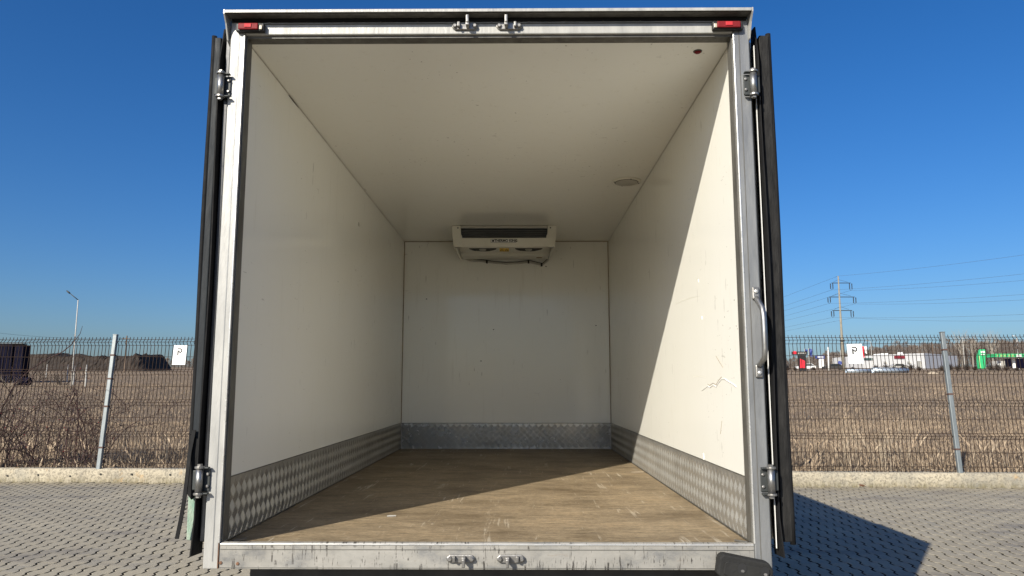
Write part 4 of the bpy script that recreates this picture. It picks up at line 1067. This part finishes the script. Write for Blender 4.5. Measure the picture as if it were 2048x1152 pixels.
q = MB().box(*[c + d for c, d in zip(fb(261.5, 276.5, 719.8, 721, 210, 8), (0, 0, -.2, .2, .03, 0.02))]); q.build('roof', 'unit_metal', t)

# ------------------------------------------------------------------ far right: pylon and cables
Yp = 150; b = at(1687.5, 742, Yp); b.z = zfield(Yp) - .2
ztop = at(1681, 552, Yp).z
py = thing('power_pylon', 'tall concrete power pylon with three steel cross arms beyond the field', 'pylon', b)
MB().path([b, Vector((b.x, b.y, b.z + (ztop - b.z) * .35)), Vector((b.x, b.y, ztop))], [.30, .24, .12], 14).build('pole', 'concrete', py, 0, True)
MB().path([Vector((b.x, b.y, at(1686, 683, Yp).z)), Vector((b.x, b.y, at(1686, 680, Yp).z))], .40, 14).build('collar', 'dark_steel', py)
ends = []
for (ul, vl), (ur, vr), arm_v, ap in (((1663, 580), (1701, 581), 566, 559), ((1658, 607), (1709, 608), 594, 586), ((1665, 635), (1704, 636), 621, 613)):
    pl2, pr2 = at(ul, arm_v, Yp), at(ur, arm_v, Yp)
    ca_ = MB().path([pl2, pr2], .075, 6).build('cross_arm', 'dark_steel', py)
    apx = Vector((b.x, Yp, at(1684, ap, Yp).z))
    for e in (pl2, pr2): MB().path([apx, e.lerp(apx, .25)], .03, 4).build('stay', 'dark_steel', ca_)
    for e, (uu, vv) in ((pl2, (ul, vl)), (pr2, (ur, vr))):
        bot = at(uu, vv, Yp)
        for dx in (-.24, .24):
            q = MB(); n_ = 9; prof = []
            for k in range(n_):
                z = (e.z - .1) - (e.z - .15 - bot.z) * k / n_ * .86 - bot.z; prof += [(.05, z), (.13, z - .06), (.05, z - .12)]
            q.lathe(prof[::-1], (e.x + dx, Yp, bot.z), 'z', 6); q.build('insulator', 'chassis', ca_)
        MB().path([Vector((e.x - .26, Yp, bot.z + .25)), Vector((e.x, Yp, bot.z)), Vector((e.x + .26, Yp, bot.z + .25))], .03, 4).build('yoke', 'dark_steel', ca_)
        ends.append(bot)
ends = [Vector((b.x, Yp, ztop))] + ends
rightv = [498, 536, 549, 577, 588, 617, 630]; leftv = [594, 612.5, 622, 633, 642, 655.6, 663]
arm_name = ['tip', 'upper arm', 'upper arm', 'middle arm', 'middle arm', 'lower arm', 'lower arm']
for e, rv, lv, an in zip(ends, rightv, leftv, arm_name):
    p1 = at(2048, rv, 112); p2 = e + (p1 - e) * 1.9
    q = MB(); pts = [e.lerp(p2, i / 16) - Vector((0, 0, .9 * 4 * (i / 16) * (1 - i / 16) - (.45 if i else 0) * 0)) for i in range(17)]
    q.path(pts, .020, 4, False); tag(q.build('power_cable', 'cable'), 'power cable from the pylon %s running out over the filling station' % an, 'cable', 'cables of the concrete pylon')
    p1 = at(1567, lv, 195); p2 = e + (p1 - e) * 1.5
    q = MB(); q.path([e.lerp(p2, i / 8) for i in range(9)], .020, 4, False); tag(q.build('power_cable', 'cable'), 'power cable from the pylon %s running off behind the truck' % an, 'cable', 'cables of the concrete pylon')

# totem sign, red and black
Ys = 150
t = thing('totem_sign', 'black totem sign with red lower panel and wide black head', 'sign', at(1605, 742, Ys))
box(*fb(1600, 1611, 710, 743, Ys, .6)).build('column', 'black', t)
box(*fb(1586, 1615, 703, 709.5, Ys - .1, .8)).build('head', 'black', t, 0.05)
box(*fb(1586, 1592.5, 702.5, 708, Ys - .16, .1)).build('emblem', 'red', t)
q = MB(); q.prism([at(u, v, Ys - .05) for u, v in ((1600.2, 736), (1610, 736), (1610, 722), (1600.2, 717))], (0, .04, 0)); q.build('red_panel', 'red', t)
for u in (1596, 1599.5, 1603, 1606.5, 1610): box(*fb(u, u + 2, 705.2, 707.6, Ys - .14, .03)).build('lettering', 'unit_metal', t)
# flags and smaller signs
def flag(u, v0, v1, vb, mat, Y, label, wpx=4.5, cat='flag', mat2=None):
    p = at(u, vb, Y); p.z = zfield(Y)
    t = thing('flag', label, cat, p, None)
    zt = at(u, v0, Y).z; MB().path([p, Vector((p.x, p.y, zt + .1))], .06, 8).build('pole', 'pale_wood', t)
    x1 = at(u + wpx, v0, Y).x; z1 = at(u, v1, Y).z; n_ = 8; vs_ = []
    for j in range(n_ + 1):
        for i in range(4):
            f = i / 3; vs_.append((p.x + .06 + (x1 - p.x) * f, Y + .12 * math.sin(j * .9 + f * 3), zt - (zt - z1) * j / n_ - f * .15))
    q = MB(); q.add(vs_, [(j * 4 + i, j * 4 + i + 1, j * 4 + 5 + i, j * 4 + 4 + i) for j in range(n_) for i in range(3)])
    o = q.build('cloth', mat, t); s_ = o.modifiers.new('thickness', 'SOLIDIFY'); s_.thickness = .02
flag(1619, 697, 712, 735, 'blue', 178, 'plain blue banner flag standing tall beside the red totem sign')
flag(1611, 698, 704, 735, 'blue', 182, 'small blue flag half hidden by the totem sign head', 3.2)
flag(1722, 692, 714, 735, 'red', 178, 'red banner flag beside the white warehouse', 5)
flag(1728.5, 692, 706, 735, 'white', 180, 'white banner flag beside the white warehouse', 4)
t = thing('roof_sign', 'small blue sign board on white base near the white column', 'sign', at(1642, 735, 180))
box(*fb(1632, 1649, 711.5, 717, 180, .5)).build('board', 'blue', t); box(*fb(1635, 1647, 713, 715, 179.9, .06)).build('white_strip', 'white', t)
box(*fb(1640, 1647, 717.2, 736, 180.1, .6)).build('base', 'white', t)
t = thing('white_column', 'slim white column standing alone at the edge of field beside the pylon', 'column', at(1656.5, 741, 155))
MB().path([at(1657.5, 741, 155), at(1656.5, 694, 155)], [.16, .14], 10).build('shaft', 'white', t, 0, True)
MB().path([at(1656.6, 700, 155), at(1656.6, 699, 155)], .19, 10).build('collar', 'unit_metal', t)
t = thing('round_sign', 'blue road sign on a thin pole beside the pylon', 'sign', at(1681, 736, 175))
MB().path([at(1681, 737, 175), at(1681, 700, 175)], .05, 6).build('pole', 'unit_metal', t)
q = MB(); q.path([at(1679.5, 726, 174.9), at(1679.5, 726, 174.8)], .5, 14); q.build('disc', 'blue', t)
def far_car(u, v, Y, mat, label, L=4.2, flip=1):
    b = at(u, v, Y); b.z = zfield(Y); t = thing('parked_car', label, 'car', b); x, z = b.x, b.z
    q = MB(); q.prism([(x - L / 2, Y, z + .3), (x - L / 2, Y, z + .8), (x - L * .3, Y, z + .9), (x - L * .14, Y, z + 1.42), (x + L * .28, Y, z + 1.42), (x + L * .47, Y, z + .92), (x + L / 2, Y, z + .8), (x + L / 2, Y, z + .3)], (0, 1.7, 0)); q.build('body', mat, t, .06)
    q = MB(); q.prism([(x - L * .25, Y - .02, z + .93), (x - L * .13, Y - .02, z + 1.36), (x + L * .26, Y - .02, z + 1.36), (x + L * .41, Y - .02, z + .93)], (0, .03, 0)); q.build('window', 'glass', t)
    for dx in (-.31, .31): MB().lathe([(.2, -.1), (.32, -.1), (.32, .1), (.2, .1)], (x + L * dx, Y, z + .32), 'y', 14).build('wheel', 'tyre', t)
far_car(1614, 737, 172, 'white', 'white car parked beside the red totem sign')
far_car(1669, 737, 170, 'chassis', 'dark car parked beside the white column')
far_car(1797, 737, 172, 'unit_metal', 'pale car parked in front of the white warehouse')

# white warehouse
wh = thing('warehouse', 'low white warehouse with dark red board on its front', 'building', at(1820, 738, 196))
pA, pB, pC = at(1727, 738, 226), at(1851, 738, 190), at(1916, 738, 222)
zA = zfield(190) - .3; hW = [at(1727, 711, 226).z, at(1851, 706.2, 190).z, at(1916, 711.5, 222).z]
back = Vector((pA.x + 14, 262, 0)); 
q = MB(); ptsb = [pA, pB, pC, Vector((pC.x - 6, 262, 0)), Vector((pA.x + 6, 262, 0))]; zt_ = [hW[0], hW[1], hW[2], hW[2] + .6, hW[0] + .6]
q.add([(p.x, p.y, zA) for p in ptsb] + [(p.x, p.y, z) for p, z in zip(ptsb, zt_)], [(0, 1, 6, 5), (1, 2, 7, 6), (2, 3, 8, 7), (3, 4, 9, 8), (4, 0, 5, 9), (5, 6, 7, 8, 9)]); q.build('wall', 'cladding', wh)
dAB = (pB - pA); 
def onwall(f, v, out=.08):
    p = pA + dAB * f; n_ = Vector((dAB.y, -dAB.x, 0)).normalized(); p = p + n_ * out; 
    return p
def wallboard(u0, u1, v0, v1, mat, name):
    P_ = []
    for u, v in ((u0, v1), (u1, v1), (u1, v0), (u0, v0)):
        r = ray(u, v); n_ = Vector((dAB.y, -dAB.x, 0)).normalized(); k = (pA + n_ * .1 - Vector((0, 0, 0))).dot(n_) / Vector((r.x, r.y, 0)).dot(n_); P_.append(Vector((r.x * k, r.y * k, r.z * k + CAMH)))
    q = MB(); q.prism(P_, Vector((dAB.y, -dAB.x, 0)).normalized() * .12); return q.build(name, mat, wh)
wallboard(1789, 1809, 711.5, 717, 'dark_red', 'sign_board'); wallboard(1729, 1746, 716, 720, 'dark_green', 'sign_board')
for u in (1768, 1815): wallboard(u, u + 5, 723, 727, 'unit_metal', 'window')
wallboard(1834, 1842, 722, 737, 'unit_metal', 'loading_door')
for u, v in ((1752, 708), (1762, 707), (1772, 706.5), (1800, 704.5)): 
    Yr = 225; a, b2 = at(u, v + 4, Yr), at(u + 5, v, Yr); box(a.x, b2.x, Yr, Yr + 1.5, a.z - .6, b2.z).build('roof_unit', 'cladding', wh)

# filling station
gs = thing('filling_station', 'green filling station canopy on white columns beyond the field', 'filling station', at(2020, 738, 170))
cxa = fb(1990, 2160, 707.5, 714, 165, 3.2); box(*cxa).build('canopy', 'green', gs)
for u in (1994, 2001, 2008, 2017, 2024): box(*fb(u, u + 3.2, 709, 713, 164.9, .06)).build('fascia_patch', 'lime', gs)
box(*fb(2033, 2043, 709, 713.2, 164.85, .05)).build('fascia_patch', 'white', gs)
box(*fb(1992, 2160, 714.3, 715.5, 165.2, 2.8)).build('soffit', 'unit_metal', gs)
for u in (1998, 2027, 2075): box(*fb(u, u + 3, 715.7, 737, 167, .4)).build('column', 'white', gs)
box(*fb(2022, 2150, 717, 736, 176, 2)).build('kiosk', 'navy', gs); box(*fb(1995, 2014, 722, 736, 178, 2)).build('kiosk', 'unit_metal', gs)
tm = thing('price_totem', 'tall green curved price totem beside the filling station', 'sign', at(1964, 737, 160))
q = MB(); q.prism([at(u, v, 160) for u, v in ((1959, 738), (1971, 738), (1971, 698.5), (1962, 698.5), (1958.5, 704), (1956.5, 713), (1957, 724))], (0, .7, 0)); q.build('body', 'green', tm, .05)
box(*fb(1962, 1969.5, 702, 706, 159.9, .05)).build('white_panel', 'white', tm); box(*fb(1962, 1969.5, 708.5, 710.5, 159.9, .05)).build('white_panel', 'white', tm)
q = MB(); q.prism([at(u, v, 159.92) for u, v in ((1957.2, 712), (1959.5, 712), (1960, 724), (1962.5, 736), (1960, 736), (1957.6, 724))], (0, .05, 0)); q.build('pale_edge', 'lime', tm)
# lamp posts and poles on the far side
for u, v0, lab, r_, mt in ((2039, 674, 'white lamp post in front of the filling station canopy', .10, 'white'), (1868, 684, 'brown wooden pole standing in front of the warehouse wall', .12, 'brown_wood'), (1930, 676, 'pale lamp post among the bare trees beside the warehouse', .08, 'pale_wood'), (1897, 688, 'short pale lamp post at the end of the warehouse', .07, 'pale_wood'), (1825, 691, 'thin pale lamp post behind the warehouse roof', .07, 'pale_wood'), (1745, 684, 'thin pale lamp post beside the banner flags', .07, 'pale_wood')):
    Y = 182 if u != 1825 else 265
    p = at(u, 737, Y); p.z = zfield(Y); t = thing('lamp_post' if mt != 'brown_wood' else 'utility_pole', lab, 'lamp post' if mt != 'brown_wood' else 'pole', p)
    tp = Vector((p.x, p.y, at(u, v0, Y).z)); MB().path([p, tp], [r_, r_ * .7], 8).build('pole', mt, t)
    if mt != 'brown_wood': MB().path([tp, tp + Vector((-.5, 0, .25)), tp + Vector((-1.1, 0, .3))], [.05, .05, .10], 6).build('lamp_arm', mt, t)
    else: MB().box(p.x - .5, p.x + .5, Y - .05, Y + .05, tp.z - .5, tp.z - .35).build('cross_arm', mt, t)

# culvert pipe halves lying at the edge of the field
def culvert(u0, u1, v0, v1, Y, label, ang):
    a, b2 = at(u0, v1, Y), at(u1, v0, Y); r_ = (b2.z - a.z) / 2; L = b2.x - a.x
    t = thing('culvert_pipe', label, 'pipe', (a.x + L / 2, Y, a.z))
    q = MB(); n_ = 20; vs_ = []
    for x in (a.x, b2.x):
        for rr_ in (r_, r_ - .03):
            for j in range(n_): al = 2 * math.pi * j / n_; vs_.append((x, Y + rr_ * math.cos(al) + (x - a.x) * ang, a.z + r_ + rr_ * math.sin(al)))
    F = []
    for j in range(n_):
        k = (j + 1) % n_; F += [(j, k, 2 * n_ + k, 2 * n_ + j), (n_ + k, n_ + j, 3 * n_ + j, 3 * n_ + k), (k, j, n_ + j, n_ + k), (2 * n_ + j, 2 * n_ + k, 3 * n_ + k, 3 * n_ + j)]
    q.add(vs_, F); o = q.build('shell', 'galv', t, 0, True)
    for i in range(1, int(L / 1.6)):
        x = a.x + i * 1.6; q = MB(); q.path([(x, Y + (r_ + .01) * math.cos(al) + (x - a.x) * ang, a.z + r_ + (r_ + .01) * math.sin(al)) for al in [2 * math.pi * j / n_ for j in range(n_ + 1)]], .022, 4, False); q.build('seam', 'unit_metal', t)
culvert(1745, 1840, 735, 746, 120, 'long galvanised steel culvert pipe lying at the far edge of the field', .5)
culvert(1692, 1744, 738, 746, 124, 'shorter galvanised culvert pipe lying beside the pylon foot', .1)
q = MB(); b = at(1865, 746, 112); b.z = zfield(112) - .1; rnd = random.Random(3); vs_ = []
for j in range(6):
    for i in range(14):
        a = 2 * math.pi * i / 14; rr_ = .95 * (1 - j / 5.5) * rnd.uniform(.85, 1.1); vs_.append((b.x + rr_ * math.cos(a), b.y + rr_ * math.sin(a), b.z + .5 * (j / 5) ** .8))
q.add(vs_, [(j * 14 + i, j * 14 + (i + 1) % 14, j * 14 + 14 + (i + 1) % 14, j * 14 + 14 + i) for j in range(5) for i in range(14)] + [tuple(70 + i for i in range(14))])
tag(q.build('sand_heap', 'stalk'), 'small pale heap of sand on the field near the culvert end', 'heap')

# shrubs along the far road
rnd = random.Random(77)
for i, (u, h) in enumerate(((1575, 14), (1590, 10), (1628, 9), (1705, 10), (1752, 15), (1772, 17), (1788, 13), (1806, 16), (1822, 18), (1838, 12), (1884, 16), (1900, 19), (1916, 17), (1934, 20), (1950, 14), (1982, 18), (1996, 20), (2012, 15), (2034, 10))):
    Y = 163 + rnd.uniform(-6, 4); b = at(u, 738, Y); b.z = zfield(Y) - .1
    hh = h * Y / FPX; t = thing('roadside_shrub', 'dark leafless shrub on the far road verge beside the red totem sign' if u < 1720 else 'dark leafless shrub in the row in front of the white warehouse' if u < 1850 else 'dark leafless shrub between the white warehouse and the green price totem' if u < 1956 else 'dark leafless shrub in front of the green filling station', 'shrub', b, 'shrubs along the far road')
    mb = MB()
    for k in range(260):
        a = rnd.uniform(0, 2 * math.pi); e = abs(rnd.gauss(0, .6)); d = Vector((math.cos(a) * e, math.sin(a) * e, 1)).normalized()
        p0 = b + d * hh * rnd.uniform(.0, .5); L = hh * rnd.uniform(.25, .6); d2 = (d + Vector((rnd.gauss(0, .4), rnd.gauss(0, .4), rnd.gauss(0, .3)))).normalized(); w = .055
        s_ = d2.orthogonal().normalized() * w; mb.add([p0 - s_, p0 + s_, p0 + d2 * L], [(0, 1, 2)])
    mb.build('twigs', 'twig', t, kind='stuff')

# far wood: one mass of bare trees, trunks and twigs
rng2 = np.random.default_rng(9)
def wood(cols, seed):
    r = np.random.default_rng(seed); V = []; T_ = []
    for (u, topv, Y, n) in cols:
        b = at(u, 738, Y); z0 = zfield(Y) - .5; H = max(1.5, at(u, topv, Y).z - z0)
        tint0 = r.random() * .5
        for k in range(3):                                     # stems
            x = b.x + r.normal(0, .5); y = Y + r.normal(0, .5); tx = x + r.normal(0, H * .12)
            V += [(x - .09, y, z0), (x + .09, y, z0), (tx, y, z0 + H * r.uniform(.7, 1.0))]; T_ += [tint0 + .4] * 3
        for k in range(n):
            a = r.random() * 2 * np.pi; q = r.random() ** .7; rad = H * .36 * np.sqrt(max(0.02, 1 - (q * 1.05 - .05) ** 2)) * np.sqrt(r.random())
            x = b.x + rad * np.cos(a); y = Y + rad * np.sin(a); z = z0 + H * (.08 + .86 * q)
            L = H * r.uniform(.05, .16); ang = r.normal(0, .55); w = .05 + .03 * r.random(); dx, dz = np.sin(ang) * L, np.cos(ang) * L
            V += [(x - w, y, z), (x + w, y, z), (x + dx, y + r.normal(0, .2), z + dz)]; T_ += [np.clip(tint0 + r.random() * .5, 0, 1)] * 3
    V = np.array(V); return V, np.arange(len(V)).reshape(-1, 3), np.array(T_)
cols = []
def skyline_r(u):
    pts = [(1560, 722), (1600, 716), (1640, 712), (1660, 704), (1680, 700), (1720, 700), (1750, 694), (1800, 690), (1850, 688), (1900, 686), (1950, 684), (2000, 682), (2060, 682), (2250, 684)]
    for (a, b_), (c, d) in zip(pts, pts[1:]):
        if a <= u <= c: return b_ + (d - b_) * (u - a) / (c - a)
    return 690
u = 1565
while u < 2240:
    for Y in (270, 295):
        cols.append((u + rng2.normal(0, 3), skyline_r(min(max(u, 1560), 2249)) + rng2.normal(0, 3.0), Y + rng2.normal(0, 6), 340))
    u += 8
V, F, TT = wood(cols, 2); o = big_mesh('far_wood', V, F, 'wood_far', TT, None, 'stuff'); tag(o, 'bare brown winter wood along the horizon behind the warehouse', 'wood', kind='stuff')
cols = []
u = 120
while u < 560:
    cols.append((u + rng2.normal(0, 3), 718 + rng2.normal(0, 2.5) + max(0, (300 - u)) * .03, 250 + rng2.normal(0, 8), 260)); u += 7
V, F, TT = wood(cols, 4); o = big_mesh('far_thicket', V, F, 'wood_far', TT, None, 'stuff'); tag(o, 'dark bare thicket on the horizon beyond the earth mound', 'thicket', kind='stuff')
# three tall bare trees above the wood
for u, v0, w, seed, lab in ((1926, 655, 36, 1, 'tall pale bare tree rising above the wood beside the pale lamp post'), (1947, 664, 22, 2, 'shorter pale bare tree close beside a taller one above the wood'), (1987, 656, 28, 3, 'tall pale bare tree rising above the wood behind the filling station')):
    Y = 262; b = at(u, 738, Y); b.z = zfield(Y) - .3; H = at(u, v0, Y).z - b.z; rnd = random.Random(seed)
    t = thing('bare_tree', lab, 'tree', b)
    MB().path([b, b + Vector((.1, 0, H * .3)), b + Vector((0, 0, H * .5))], [.28, .22, .14], 8).build('trunk', 'pale_twig', t)
    mb = MB()
    for k in range(13):
        a = rnd.uniform(0, 2 * math.pi); p = b + Vector((0, 0, H * rnd.uniform(.25, .5)))
        grow(mb, p, Vector((math.cos(a) * .5, math.sin(a) * .5, 1)), H * .26, .11, 3, rnd, 3, .22, .55, (2, 3), .12, 3)
    mb.build('crown', 'pale_twig', t)

# leaf litter and grit along the foot of the kerb
rnd = random.Random(31); q = MB()
for i in range(420):
    s = rnd.uniform(-3, KL + 4); d = abs(rnd.gauss(0, .045)); c = kp(s, -.012 - d, .028); a = rnd.uniform(0, 6.28); r_ = rnd.uniform(.004, .013)
    v1, v2 = Vector((math.cos(a), math.sin(a), 0)) * r_, Vector((-math.sin(a), math.cos(a), 0)) * r_ * .7
    q.add([c - v1, c + v2, c + v1, c - v2, c + Vector((0, 0, r_ * .8))], [(0, 1, 4), (1, 2, 4), (2, 3, 4), (3, 0, 4), (3, 2, 1, 0)])
tag(q.build('kerb_grit', 'kerb'), 'pale grit and crumbs of concrete along the foot of the kerb', 'grit', kind='stuff')

# dry leaf on the paving at the kerb
lf = at(1719, 968, 11.35); q = MB(); ctr = Vector((lf.x, kerb_y(lf.x) - .06, .030))
rim = [ctr + Vector((.045 * math.cos(a) * (1 + .35 * math.sin(3 * a)), .030 * math.sin(a), .012 + .022 * abs(math.cos(a * 1.5)))) for a in [k * math.pi / 5 for k in range(10)]]
q.add(rim + [ctr] + [p - Vector((0, 0, .002)) for p in rim] + [ctr - Vector((0, 0, .002))], [(k, (k + 1) % 10, 10) for k in range(10)] + [(11 + (k + 1) % 10, 11 + k, 21) for k in range(10)] + [(k, 11 + k, 11 + (k + 1) % 10, (k + 1) % 10) for k in range(10)])
tag(q.build('dry_leaf', 'rust'), 'curled reddish brown leaf on the paving against the kerb', 'leaf')
